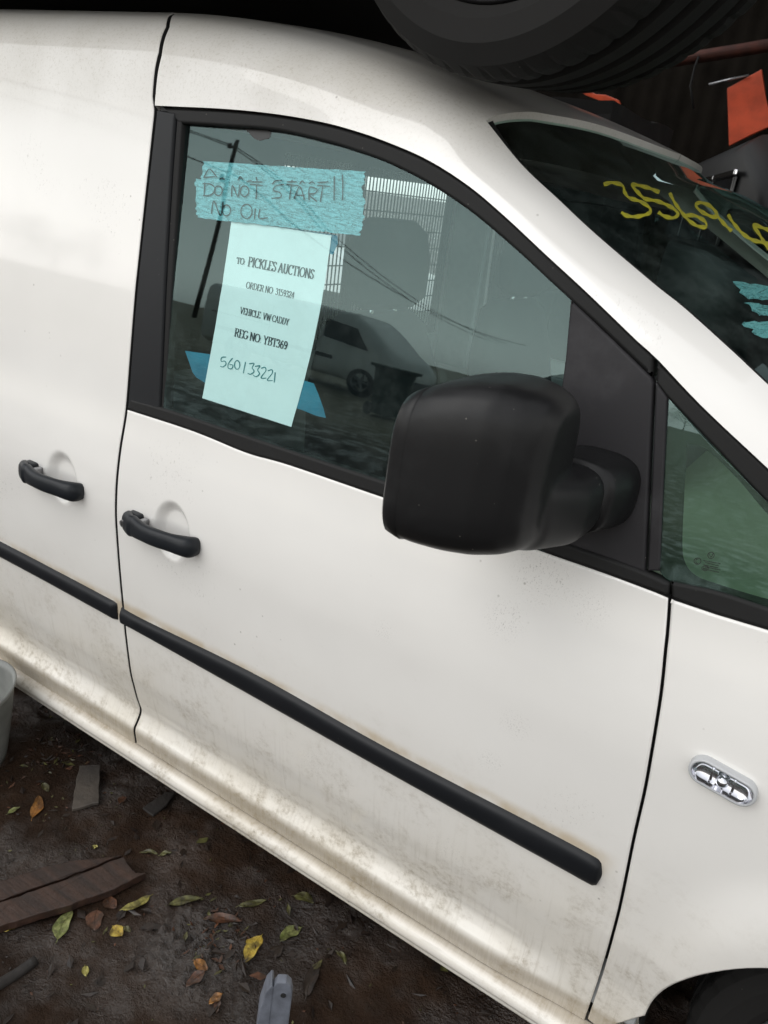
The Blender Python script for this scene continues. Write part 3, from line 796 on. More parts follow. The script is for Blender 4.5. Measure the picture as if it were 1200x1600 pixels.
wheel(van, (-2.32, .19, .30), (0, 0, 0), .30, .195)
wheel(van, (ARCH_C[0], 1.62, .30), (0, 0, R(180)), .30, .195)
wheel(van, (-2.32, 1.62, .30), (0, 0, R(180)), .30, .195)
# wheel-arch liner
V = [(ARCH_C[0] + r * math.cos(a), y, ARCH_C[1] + r * math.sin(a)) for a in np.linspace(-.35, math.pi + .35, 40) for r, y in ((ARCH_R + .006, .10), (ARCH_R + .02, .14), (ARCH_R + .02, .45), (.05, .46))]
mesh('arch_liner', V, grid_faces(40, 4), 'dark_cavity', van)
mesh('arch_liner', [(p[0] - ARCH_C[0] - 2.32, p[1], p[2]) for p in V], grid_faces(40, 4), 'dark_cavity', van)

# windscreen ----------------------------------------------------------------------
nV, nT = 60, 50
es = EWs[np.linspace(0, NP - 1, nT).astype(int)]
WV = np.zeros((nT, nV, 3)); fwd = np.array([.62, 0, .40])
hdr = catmull(RV[-1, JC:], 40)
for a in range(nT):
    tq = a / (nT - 1); nb = es[a] + np.array([-.004, .006, -.010]); fb = np.array([nb[0], 2 * YC - nb[1], nb[2]])
    bul = .13 + .10 * sstep(0, .3, tq)
    for b in range(nV):
        s = b / (nV - 1); p = nb + (fb - nb) * s + fwd * bul * (1 - abs(2 * s - 1) ** 2.2)
        if tq < .12:                                   # meet the roof header
            yy = p[1] if p[1] <= YC else 2 * YC - p[1]
            q = np.array([np.interp(yy, hdr[:, 1], hdr[:, 0]) - .003, p[1], np.interp(yy, hdr[:, 1], hdr[:, 2]) - .009])
            w = 1 - sstep(0, .12, tq); p = p * (1 - w) + q * w
        WV[a, b] = p
screen = mesh('windscreen', WV.reshape(-1, 3), grid_faces(nT, nV, flip=False), 'screen_glass', van)
WB = BVHTree.FromPolygons([Vector(p) for p in WV.reshape(-1, 3)], [tuple(f) for f in grid_faces(nT, nV)])
def W(px, py, lift=.0012):
    h, n, _, _ = WB.ray_cast(Vector(CAMPOS), Vector(ray(px, py)).normalized())
    if h is None: return None
    if n.dot(Vector(CAMPOS) - h) < 0: n = -n
    return h + n * lift
# black seal along the near pillar
V = []
for a in range(nT):
    for b in (0, 1, 2):
        p = WV[a, b] * 1.0
        V.append(WV[a, 0] + (WV[a, 1] - WV[a, 0]) * b * .28 + np.array([.002, -.002, .003]))
mesh('screen_seal', V, grid_faces(nT, 3, flip=False), 'rubber', screen)

def ribbon_px(lines, width_px, proj, name, mat, parent, wob=0.0, thin=None):
    """pen strokes: polylines traced in the picture, laid onto a real surface"""
    V, F = [], []
    for ln in lines:
        p = catmull(ln, max(8, int(sum(np.hypot(*np.diff(np.array(ln, float), axis=0).T)) / 2.0))) if len(ln) > 2 else resample(ln, 3)
        tang = np.gradient(p, axis=0); tang /= np.linalg.norm(tang, axis=1)[:, None] + 1e-9
        nn = np.stack([-tang[:, 1], tang[:, 0]], 1); base = len(V); ok = True; tmp = []
        for i in range(len(p)):
            w = width_px * (.5 + wob * .5 * math.sin(i * .7 + len(V)))
            if thin: w *= thin(tang[i])
            for s in (-1, 1):
                q = proj(*(p[i] + nn[i] * w * s))
                if q is None: ok = False; break
                tmp.append(q)
            if not ok: break
        m = len(tmp) // 2
        V += tmp[:2 * m]
        F += [(base + 2 * i, base + 2 * i + 1, base + 2 * i + 3, base + 2 * i + 2) for i in range(m - 1)]
    return mesh(name, V, F, mat, parent, False)
t = NT('yellow_marker'); n = t.noise(120, 4); t.bsdf(Base_Color=t.mix(t.ramp(n, .4, .7), (.50, .46, .03), (.36, .34, .05)), Roughness=.6); M['yellow_marker'] = t.m
def cr(pts, ox, oy, s): return [(ox + a / s, oy + b / s) for a, b in pts]
k4 = lambda p: cr(p, 900, 120, 3.636)
digits = [k4([(155, 615), (205, 605), (262, 622), (275, 660), (300, 690), (370, 715), (418, 752), (410, 780), (340, 798), (285, 792), (255, 772)]),
          k4([(472, 660), (400, 632), (318, 617), (350, 660), (388, 695), (460, 710), (540, 745), (577, 782), (550, 805), (500, 795), (465, 772)]),
          k4([(530, 662), (560, 720), (600, 775), (640, 820), (690, 852), (735, 855), (730, 825), (680, 795), (630, 790), (608, 798)]),
          k4([(800, 800), (760, 795), (705, 765), (680, 735), (700, 718), (750, 732), (790, 768), (800, 792), (840, 840), (882, 880)]),
          k4([(862, 785), (885, 825), (940, 890), (1000, 930), (1060, 945), (1110, 960)]), k4([(1110, 880), (1060, 862), (1005, 846), (1040, 900), (1091, 985)])]
for dg in digits: ribbon_px([dg], 4.6, W, 'painted_digit', 'yellow_marker', screen, .25, thin=lambda t: .75 + .5 * abs(t[0]))

# bonnet, cowl and nose (mostly outside the picture)
xsb = np.linspace(.20, 1.15, 30); ysb = np.linspace(.06, 1.72, 30)
mesh('bonnet', [(x, y, 1.15 - .22 * (max(0, x - .25) / .9) ** 1.7 - .085 * abs((y - YC) / .83) ** 7) for x in xsb for y in ysb], grid_faces(30, 30, flip=True), 'van_paint', van)
box('cowl', (.30, YC, 1.06), (.34, 1.2, .05), 'black_plastic', van, .01)
box('front_bumper', (1.16, YC, .52), (.22, 1.62, .62), 'black_plastic', van, .07)
box('rear_doors', (-3.24, YC, 1.05), (.06, 1.56, 1.55), 'van_paint', van, .02)
mesh('far_wing', [(p.co.x, 2 * YC - p.co.y, p.co.z) for p in wing_o.data.vertices], [tuple(p.vertices)[::-1] for p in wing_o.data.polygons], 'van_paint', van)
mesh('far_door', [(p.co.x, 2 * YC - p.co.y, p.co.z) for p in door.data.vertices], [tuple(p.vertices)[::-1] for p in door.data.polygons], 'van_paint', van)
mesh('far_window', [(p.co.x, 2 * YC - p.co.y, p.co.z) for p in wg.data.vertices], [tuple(p.vertices)[::-1] for p in wg.data.polygons], 'side_glass', van)

# cabin ------------------------------------------------------------------------------
box('cabin_floor', (-1.62, YC, .30), (3.1, 1.58, .04), 'lining', van)
box('engine_bulkhead', (.12, YC, .70), (.05, .80, .78), 'lining', van)
mesh('headliner', [(x, y, 1.685 + .06 * sstep(-.7, -1.4, x) - .05 * abs((y - YC) / .78) ** 4) for x in np.linspace(-3.1, -.68, 14) for y in np.linspace(.14, 1.64, 14)], grid_faces(14, 14), 'headliner', van)
box('door_lining', (-.62, .098, .64), (1.22, .035, .80), 'lining', van, .01)
box('door_lining', (-.62, 1.69, .64), (1.22, .035, .80), 'lining', van, .01)
box('pillar_lining', (-1.38, .145, 1.36), (.14, .03, .72), 'lining', van, .01)
box('pillar_lining', (-1.38, 1.645, 1.36), (.14, .03, .72), 'lining', van, .01)
def seat(y):
    root = bpy.data.objects.new('seat', None); C.objects.link(root); root.parent = van; root.location = (-.79, y, 0)
    bm = bmesh.new(); add_box(bm, (.16, 0, .62), (.52, .50, .16)); bm_obj('cushion', bm, 'seat_fabric', root, True, bevel=.05, seg=4)
    bm = bmesh.new(); superellipse_loft(bm, [(.68, -.12, 0, .07, .25, 4), (.95, -.16, 0, .075, .255, 4), (1.18, -.20, 0, .065, .235, 3.4), (1.30, -.22, 0, .05, .19, 3), (1.33, -.225, 0, .03, .14, 2.5)], axis='x')
    bmesh.ops.transform(bm, matrix=Matrix(((0, 1, 0, 0), (0, 0, 1, 0), (1, 0, 0, 0), (0, 0, 0, 1))), verts=bm.verts); bm_obj('backrest', bm, 'seat_fabric', root, True)
    bm = bmesh.new(); superellipse_loft(bm, [(1.345, -.20, 0, .028, .10, 3), (1.37, -.20, 0, .048, .135, 3), (1.45, -.205, 0, .052, .14, 3), (1.51, -.21, 0, .045, .125, 2.8), (1.535, -.21, 0, .02, .09, 2.4)], axis='x')
    bmesh.ops.transform(bm, matrix=Matrix(((0, 1, 0, 0), (0, 0, 1, 0), (1, 0, 0, 0), (0, 0, 0, 1))), verts=bm.verts); bm_obj('headrest', bm, 'seat_fabric', root, True)
    for s in (-.05, .05): tube('headrest_post', [(-.215, s, 1.28), (-.20, s, 1.38)], .006, 'chrome', root)
seat(.50); seat(1.28)
# wire partition behind the seats
bm = bmesh.new()
for y in np.arange(.66, 1.60, .019): add_box(bm, (-1.46, y, 1.40), (.003, .0036, .52))
for z in np.arange(1.14, 1.67, .055): add_box(bm, (-1.463, 1.13, z), (.003, .94, .0036))
add_box(bm, (-1.46, YC, 1.13), (.02, 1.45, .03)); add_box(bm, (-1.46, YC, 1.66), (.02, 1.45, .03)); add_box(bm, (-1.46, .42, 1.4), (.02, .48, .55)); add_box(bm, (-1.46, 1.6, 1.4), (.02, .03, .55)); add_box(bm, (-1.46, 1.02, 1.4), (.022, .035, .55))
bm_obj('wire_partition', bm, 'grille_wire', van)
box('partition_panel', (-1.465, YC, .72), (.02, 1.48, .80), 'lining', van, .005)
box('side_window_glass', (-1.93, 1.715, 1.39), (.84, .004, .48), 'clear_inner', van, 0)
# dashboard and wheel
xsd = np.linspace(-.42, .16, 24); ysd = np.linspace(.12, 1.66, 40)
mesh('dashboard', [(x, y, .98 + .10 * sstep(-.44, -.22, x) + .035 * math.exp(-((y - .5) / .22) ** 2) * sstep(-.1, -.3, x) - .45 * sstep(-.36, -.42, x)) for x in xsd for y in ysd], grid_faces(24, 40, flip=True), 'dash', van)
sw = bpy.data.objects.new('steering_wheel', None); C.objects.link(sw); sw.parent = van; sw.location = (-.53, .50, 1.00); sw.rotation_euler = (0, R(-62), 0)
rimp = [(.19 * math.cos(a), .19 * math.sin(a), 0) for a in np.linspace(0, 2 * math.pi, 49)]
tube('wheel_rim', rimp, .015, 'black_plastic', sw)
bm = bmesh.new(); add_box(bm, (0, 0, 0), (.13, .15, .045)); add_box(bm, (0, 0, -.005), (.03, .36, .02)); add_box(bm, (-.09, 0, -.005), (.18, .03, .02)); bm_obj('wheel_hub', bm, 'black_plastic', sw, bevel=.01)
# leaf litter caught on the cowl behind the screen and pale tape seen there come with the loose things below
# ------------------------------------------------------------------ notes stuck inside the window
def NG(off):
    """projector onto the inner face of the side glass, off metres behind it"""
    def f(px, py):
        x, z = U(px, py, lambda zz: REC(min(max(zz, 1.0), 1.74)) + .005 + off)
        return (x, S(x, z) + REC(z) + .005 + off, z)
    return f
def sheet_px(name, rows, proj, mat, label, cat, group=None, back=.0006, ragged=0.0, bumpy=0.0):
    """thin sheet: rows of picture points, laid on the glass, given a back face"""
    V = []; nr_, nc_ = len(rows), len(rows[0])
    for r in rows:
        for p in r:
            q = np.array(proj(*p)); q[1] += bumpy * mnoise.noise((p[0] * .09, p[1] * .22, 2.0)); V.append(q)
    F = grid_faces(nr_, nc_); nb = len(V)
    V += [q + np.array([0, back, 0]) for q in V]; F += [tuple(nb + i for i in f[::-1]) for f in F]
    rimi = [i for i in range(nc_)] + [(k + 1) * nc_ - 1 for k in range(1, nr_)] + [(nr_ - 1) * nc_ + i for i in range(nc_ - 2, -1, -1)] + [k * nc_ for k in range(nr_ - 2, 0, -1)]
    for i in range(len(rimi)):
        a, b = rimi[i], rimi[(i + 1) % len(rimi)]; F.append((a, b, nb + b, nb + a))
    o = mesh(name, V, F, mat, None, False); tag(o, label, cat, group); return o
def quad_rows(tl, tr, br, bl, nx, ny, rag_r=0.0, rag_l=0.0, rag_b=0.0, seed=0):
    rr = random.Random(seed); L = [rr.uniform(-1, 1) for _ in range(ny)]; Rr_ = [rr.uniform(-1, 1) for _ in range(ny)]; Bt = [rr.uniform(-1, 1) for _ in range(nx)]
    rows = []
    for j in range(ny):
        v = j / (ny - 1); row = []
        for i in range(nx):
            u = i / (nx - 1)
            p = (1 - v) * ((1 - u) * np.array(tl) + u * np.array(tr)) + v * ((1 - u) * np.array(bl) + u * np.array(br))
            p = p + np.array([rag_r * Rr_[j] * sstep(.9, 1, u) + rag_l * L[j] * sstep(.1, 0, u), rag_b * Bt[i] * (abs(v - .5) > .49)])
            row.append(tuple(p))
        rows.append(row)
    return rows
t = NT('paper'); n = t.noise(9, 3); t.bsdf(Base_Color=t.mix(t.ramp(n, .3, .7), (.88, .90, .89), (.92, .93, .92)), Roughness=.8); M['paper'] = t.m
def crepe(name, a, b):
    t = NT(name); fine = t.noise(1, 5, .7, t.coords((520, 40, 300))); wr = t.noise(1, 4, .7, t.coords((25, 10, 130)), 1.2)
    crk = t.ramp(t.math('ABSOLUTE', t.math('SUBTRACT', wr, .5)), .0, .03, 1, 0)
    c = t.mix(t.ramp(fine, .35, .7), a, b); c = t.mix(t.math('MULTIPLY', crk, .85), c, tuple(v * .15 for v in a))
    t.bsdf(Base_Color=c, Roughness=.85, Normal=t.bump(t.math('ADD', fine, wr), .6, .002)); M[name] = t.m
crepe('crepe_tape', (.18, .44, .49), (.32, .60, .65)); 
t = NT('blue_tape'); n = t.noise(14, 4); t.bsdf(Base_Color=t.mix(t.ramp(n, .3, .7), (.004, .12, .20), (.012, .20, .30)), Roughness=.55, Normal=t.bump(t.noise(1, 4, .6, t.coords((60, 20, 200))), .4, .002)); M['blue_tape'] = t.m
simple('ink', (.012, .012, .016), .6); simple('print_ink', (.045, .05, .06), .7); simple('teal_ink', (.0, .17, .19), .6); simple('faded_ink', (.82, .845, .845), .8)

# header tape strips
cA = sheet_px('masking_tape', quad_rows((318, 252), (571, 268), (565, 303), (314, 283), 40, 12, 2.2, 1.6, .6, 1), NG(.0040), 'crepe_tape', 'topmost crinkled teal tape strip, overwritten letters along its lower edge', 'tape', back=.0003, bumpy=.0022)
cB = sheet_px('masking_tape', quad_rows((305, 279), (567, 303), (570, 342), (306, 316), 40, 12, 2.6, 1.6, .8, 2), NG(.0030), 'crepe_tape', 'crinkled teal tape strip with DO NOT START written in black', 'tape', back=.0003, bumpy=.0022)
cC = sheet_px('masking_tape', quad_rows((306, 312), (568, 339), (562, 368), (308, 340), 40, 12, 2.6, 1.6, .8, 3), NG(.0020), 'crepe_tape', 'lowest crinkled teal tape strip with NO OIL written in black', 'tape', back=.0003, bumpy=.0022)
k3 = lambda p: cr(p, 180, 150, 2.609)
def ell(cx, cy, rx, ry, n=14): return [(cx + rx * math.cos(a), cy + ry * math.sin(a)) for a in np.linspace(-1.9, 4.5, n)]
pen = [[(365, 352), (362, 405)], [(356, 356), (390, 360), (408, 380), (390, 402), (358, 406)], ell(420, 386, 16, 20), [(474, 410), (478, 365), (500, 410), (507, 362)], ell(527, 388, 17, 22),
       [(548, 360), (602, 364)], [(576, 362), (574, 420)], [(688, 360), (655, 366), (645, 384), (672, 394), (674, 412), (636, 417)], [(698, 360), (748, 365)], [(718, 362), (710, 422)],
       [(728, 420), (752, 370), (772, 422)], [(738, 404), (772, 405)], [(790, 425), (792, 374), (822, 380), (815, 396), (790, 402), (822, 430)], [(824, 364), (874, 368)], [(846, 366), (836, 432)], [(893, 352), (892, 425)], [(928, 345), (926, 425)]]
for g in ((0, 1), (2,), (3,), (4,), (5, 6), (7,), (8, 9), (10, 11), (12,), (13, 14), (15,), (16,)): ribbon_px([k3(pen[q]) for q in g], 1.75, NG(.0012), 'letter', 'ink', cB, .2)
pen = [[(360, 333), (384, 298), (414, 330)], [(362, 332), (408, 328)], [(425, 340), (436, 334), (446, 342)], [(500, 343), (510, 328), (520, 342)], [(535, 348), (556, 345)], [(555, 350), (600, 350)], [(575, 330), (578, 346)], [(640, 360), (652, 346), (680, 344)], [(700, 350), (740, 349)],
       [(716, 352), (722, 342)], [(752, 358), (762, 346), (772, 356)], [(790, 358), (800, 350), (814, 356)], [(824, 352), (868, 350)], [(893, 326), (893, 352)], [(926, 320), (926, 345)]]
for g in ((0, 1), (2,), (3,), (4,), (5, 6), (7,), (8, 9), (10,), (11,), (12,), (13,), (14,)): ribbon_px([k3(pen[q]) for q in g], 1.75, NG(.0019), 'letter', 'ink', cA, .2)
pen = [[(392, 480), (402, 428), (428, 486), (440, 430)], ell(453, 466, 17, 22), ell(535, 470, 23, 29), [(571, 458), (567, 502)], [(590, 460), (586, 498), (622, 496)]]
for p in pen: ribbon_px([k3(p)], 1.75, NG(.0006), 'letter', 'ink', cC, .2)

# printed sheet
def paper_rows():
    tl, tr, br, bl = np.array((362, 344.)), np.array((518, 368.)), np.array((455, 667.)), np.array((316, 622.)); rows = []
    for j in range(24):
        v = j / 23; row = []
        for i in range(14):
            u = i / 13; p = (1 - v) * ((1 - u) * tl + u * tr) + v * ((1 - u) * bl + u * br); p[0] += 7 * math.sin(math.pi * v) * u + 2 * math.sin(math.pi * v) * (1 - u)
            row.append(tuple(p))
        rows.append(row)
    return rows
paper = sheet_px('paper_note', paper_rows(), NG(.0056), 'paper', 'white printed auction sheet taped inside the door window', 'paper note', back=.0002, bumpy=.0008)
# a small serif alphabet drawn with strokes: (points, heavy?) in a box one cap-height tall
def arcp(cx, cy, rx, ry, a0, a1, n=9): return [(cx + rx * math.cos(R(a)), cy + ry * math.sin(R(a))) for a in np.linspace(a0, a1, n)]
GL_ = {
 'T': (.72, [[(.36, 0), (.36, 1)], [(.02, 1), (.70, 1)], [(.02, 1), (.02, .8)], [(.70, 1), (.70, .8)], [(.22, 0), (.50, 0)]]),
 'O': (.80, [arcp(.40, .5, .36, .5, 90, 450, 18)]),
 'P': (.66, [[(.16, 0), (.16, 1)], [(.16, 1), (.38, 1)] + arcp(.38, .75, .23, .25, 80, -90, 8) + [(.16, .5)], [(.02, 0), (.32, 0)], [(.02, 1), (.2, 1)]]),
 'I': (.36, [[(.18, 0), (.18, 1)], [(.04, 0), (.32, 0)], [(.04, 1), (.32, 1)]]),
 'C': (.72, [arcp(.42, .5, .36, .5, 50, 310, 14), [(.66, .88), (.66, .70)]]),
 'K': (.76, [[(.16, 0), (.16, 1)], [(.66, 1), (.18, .45)], [(.30, .58), (.70, 0)], [(.02, 0), (.30, 0)], [(.02, 1), (.30, 1)], [(.56, 0), (.78, 0)], [(.54, 1), (.74, 1)]]),
 'L': (.64, [[(.16, 1), (.16, 0), (.60, 0), (.60, .22)], [(.02, 1), (.32, 1)], [(.02, 0), (.16, 0)]]),
 'E': (.66, [[(.16, 0), (.16, 1)], [(.02, 1), (.58, 1), (.58, .82)], [(.16, .52), (.44, .52)], [(.02, 0), (.60, 0), (.60, .2)]]),
 'S': (.58, [[(.50, .80), (.48, .94), (.30, 1), (.10, .90), (.10, .68), (.28, .54), (.46, .40), (.50, .18), (.34, .01), (.16, .02), (.06, .14), (.05, .26)]]),
 'A': (.76, [[(.08, 0), (.38, 1), (.68, 0)], [(.20, .34), (.56, .34)], [(-.02, 0), (.20, 0)], [(.56, 0), (.80, 0)]]),
 'U': (.78, [[(.16, 1), (.16, .28), (.26, .05), (.40, 0), (.54, .05), (.63, .28), (.63, 1)], [(.02, 1), (.30, 1)], [(.52, 1), (.76, 1)]]),
 'N': (.82, [[(.15, 0), (.15, 1), (.66, 0), (.66, 1)], [(.03, 0), (.28, 0)], [(.02, 1), (.15, 1)], [(.54, 1), (.78, 1)]]),
 'R': (.74, [[(.16, 0), (.16, 1)], [(.16, 1), (.36, 1)] + arcp(.38, .76, .22, .24, 80, -90, 8) + [(.16, .52)], [(.36, .52), (.66, 0), (.76, 0)], [(.02, 0), (.30, 0)], [(.02, 1), (.2, 1)]]),
 'D': (.80, [[(.16, 0), (.16, 1)], [(.02, 1), (.34, 1)] + arcp(.34, .5, .38, .5, 85, -85, 12) + [(.02, 0)]]),
 'V': (.76, [[(.08, 1), (.38, 0), (.68, 1)], [(-.02, 1), (.20, 1)], [(.56, 1), (.80, 1)]]),
 'H': (.82, [[(.16, 0), (.16, 1)], [(.66, 0), (.66, 1)], [(.16, .52), (.66, .52)], [(.02, 0), (.30, 0)], [(.02, 1), (.30, 1)], [(.52, 0), (.80, 0)], [(.52, 1), (.80, 1)]]),
 'W': (1.08, [[(.08, 1), (.32, 0), (.54, .9), (.76, 0), (1.0, 1)], [(-.02, 1), (.20, 1)], [(.88, 1), (1.1, 1)]]),
 'Y': (.72, [[(.08, 1), (.36, .48), (.64, 1)], [(.36, .48), (.36, 0)], [(-.02, 1), (.20, 1)], [(.52, 1), (.74, 1)], [(.22, 0), (.50, 0)]]),
 'G': (.78, [arcp(.42, .5, .36, .5, 50, 345, 15), [(.66, .10), (.66, .44)], [(.50, .44), (.78, .44)]]),
 'B': (.70, [[(.16, 0), (.16, 1)], [(.02, 1), (.34, 1)] + arcp(.34, .77, .22, .23, 80, -90, 7) + [(.16, .53), (.38, .53)] + arcp(.38, .265, .24, .265, 80, -90, 8) + [(.02, 0)]]),
 '0': (.58, [arcp(.29, .5, .22, .5, 90, 450, 16)]), '1': (.50, [[(.10, .82), (.27, 1), (.27, 0)], [(.10, 0), (.44, 0)]]),
 '2': (.58, [[(.08, .76), (.14, .94), (.30, 1), (.46, .90), (.46, .68), (.28, .36), (.06, 0), (.52, 0), (.52, .14)]]),
 '3': (.58, [[(.08, .84), (.24, 1), (.42, .92), (.44, .72), (.26, .54), (.46, .42), (.50, .20), (.34, .02), (.14, .02), (.05, .14)]]),
 '4': (.60, [[(.42, 0), (.42, 1), (.04, .30), (.56, .30)]]), '5': (.58, [[(.50, 1), (.14, 1), (.11, .56), (.30, .62), (.48, .50), (.50, .22), (.34, .02), (.14, .02), (.05, .12)]]),
 '6': (.58, [[(.48, .94), (.30, .96), (.12, .66), (.08, .30), (.18, .04), (.34, 0), (.50, .18), (.48, .44), (.30, .58), (.10, .40)]]),
 '9': (.58, [[(.10, .06), (.30, .04), (.46, .34), (.50, .70), (.40, .96), (.24, 1), (.08, .82), (.10, .56), (.28, .42), (.48, .60)]]),
 ':': (.30, [[(.13, .06), (.17, .06)], [(.13, .56), (.17, .56)]]), ' ': (.30, [])}
def text_px(txt, p0, p1, h, name, mat, weight, up=(.16, -.987)):
    adv = sum(GL_[c][0] for c in txt); p0, p1 = np.array(p0, float), np.array(p1, float); dirv = (p1 - p0) / adv; upv = np.array(up) * h; x = 0; lines = []
    for c in txt:
        w, st = GL_[c]
        for s in st:
            lines.append([tuple(p0 + dirv * (x + a) + upv * b) for a, b in s])
        x += w
    # straight strokes keep their corners
    V, F = [], []; pr_ = NG(.0048)
    for ln in lines:
        p = np.array(ln, float)
        for a, b in zip(p[:-1], p[1:]):
            d = b - a; L = np.linalg.norm(d)
            if L < 1e-6: continue
            tn = d / L; vert = abs(np.dot(tn, np.array(up))); wpx = weight * (.55 + .75 * vert); nn = np.array([-tn[1], tn[0]]) * wpx / 2; e = tn * wpx * .22
            i = len(V); V += [pr_(*(a - e - nn)), pr_(*(a - e + nn)), pr_(*(b + e + nn)), pr_(*(b + e - nn))]; F.append((i, i + 1, i + 2, i + 3))
    return mesh(name, V, F, mat, paper, False)
text_px('TO:', (369, 411.5), (383, 414), 9.5, 'printed_line', 'print_ink', 1.1)
text_px('PICKLES AUCTIONS', (386.5, 415.5), (489.5, 436), 14.5, 'printed_line', 'print_ink', 1.5)
text_px('ORDER NO: 3159324', (384, 450), (459, 466.5), 10, 'printed_line', 'print_ink', .95)
text_px('VEHICLE: VW CADDY', (374.5, 489.5), (450.5, 508.5), 10, 'printed_line', 'print_ink', .95)
text_px('REG NO: YBT369', (365.5, 525), (448, 546.5), 12.5, 'printed_line', 'print_ink', 1.35)
h6 = [[(452, 1064), (434, 1066), (432, 1082), (446, 1080), (452, 1092), (440, 1104), (428, 1102)], [(478, 1068), (462, 1090), (460, 1108), (474, 1112), (480, 1098), (466, 1094)], ell(497, 1096, 11, 18),
      [(531, 1084), (522, 1130)], [(545, 1092), (566, 1090), (558, 1108), (566, 1122), (552, 1134), (540, 1130)], [(570, 1102), (590, 1100), (580, 1116), (588, 1132), (574, 1144), (562, 1138)],
      [(594, 1110), (610, 1106), (614, 1120), (594, 1148), (616, 1150)], [(622, 1120), (638, 1116), (640, 1130), (620, 1158), (642, 1160)], [(652, 1126), (648, 1168)]]
for p in h6: ribbon_px([k3(p)], 1.35, NG(.0048), 'handwritten_digit', 'teal_ink', paper, .2)
# blue tape at the paper's edges
sheet_px('masking_tape', [[(289, 548), (310, 551), (345, 556)], [(294, 562), (315, 567), (343, 572)], [(301, 582), (318, 590), (340, 592)], [(307, 590), (320, 598), (335, 600)]], NG(.0064), 'blue_tape', 'bright blue tape tab holding the left edge of the printed sheet', 'tape', back=.0003)
sheet_px('masking_tape', [[(455, 589), (470, 593), (490, 599), (491, 601)], [(450, 606), (470, 610), (492, 611), (497, 615)], [(450, 622), (470, 630), (495, 632), (505, 637)], [(446, 633), (470, 640), (495, 650), (509, 653)]], NG(.0064), 'blue_tape', 'bright blue tape tab holding the right edge of the printed sheet', 'tape', back=.0003)
sheet_px('masking_tape', [[(360, 345), (440, 355), (527, 368)], [(361, 352), (440, 365), (528, 380)], [(362, 356), (440, 375), (520, 398)]], NG(.0066), 'blue_tape', 'bright blue tape peeping out over the printed sheet top corner', 'tape', back=.0003)
# torn flake of window film at the glass top
mesh('film_scrap', [NG(-.0056)(*p) for p in [(380, 199), (420, 203), (424, 207), (421, 216), (412, 218), (406, 220), (398, 217), (388, 207)]], [tuple(range(8))], 'frit', door)
# maker's etching on the quarter glass
def QP(px, py):
    x, z = U(px, py, .0005); return (x, S(x, z) + .0025 + .012 * (z - 1.1) / .4 - .0006, z)
et = [ell(1110, 869, 5, 5), [(1107, 866), (1110, 872), (1113, 866)], ell(1089, 878, 5.5, 5), [(1090, 875), (1087, 875), (1087, 881), (1090, 881)], ell(1101, 889, 5.5, 3.5), [(1097, 889), (1105, 889)]] + [[(1098 + 3 * (k % 2), 877 + 3.3 * k), (1125 - 2 * (k % 3), 882 + 3.3 * k)] for k in range(5)]
ribbon_px(et, 1.0, QP, 'glass_stamp', 'frit', qw)

# pale tape scraps and leaf litter on the windscreen
def Wc(px, py): 
    q = W(px, py, -.003); return q if q is not None else (0, 0, 0)
for k, (q, lab) in enumerate([([(1143, 436), (1260, 452), (1262, 470), (1168, 464)], 'upper torn pale green tape scrap inside the windscreen'), ([(1168, 470), (1262, 482), (1262, 497), (1186, 490)], 'middle torn pale green tape scrap inside the windscreen'), ([(1160, 500), (1262, 500), (1262, 535), (1190, 524)], 'lowest torn pale green tape scrap inside the windscreen')]):
    rows = quad_rows(q[0], q[1], q[2], q[3], 16, 7, 0, 5, 1.2, 20 + k)
    V = [np.array(Wc(*p)) for r in rows for p in r]
    nb = len(V); F = grid_faces(7, 16); F2 = [tuple(nb + i for i in f[::-1]) for f in F]
    tag(mesh('masking_tape', V + [v - np.array([.0004, 0, .0003]) for v in V], F + F2, 'crepe_tape'), lab, 'tape')
simple('litter_dark', (.020, .022, .012), .9, nscale=60)
V, F = [], []
for k in range(260):
    x, y = rng.uniform(.02, .30), rng.uniform(.16, .9); z = 1.102 + .0; a = rng.uniform(0, 6.28); s = rng.uniform(.004, .012); i = len(V)
    for u, w in ((-1, 0), (0, .5), (1, 0), (0, -.5)): V.append((x + s * (u * math.cos(a) - w * math.sin(a)), y + s * (u * math.sin(a) + w * math.cos(a)), z + rng.uniform(0, .006)))
    F.append((i, i + 1, i + 2, i + 3))
tag(mesh('cowl_litter', V, F, 'litter_dark', None, False), 'dark crumbled leaf litter behind the windscreen base', 'litter', kind='stuff')

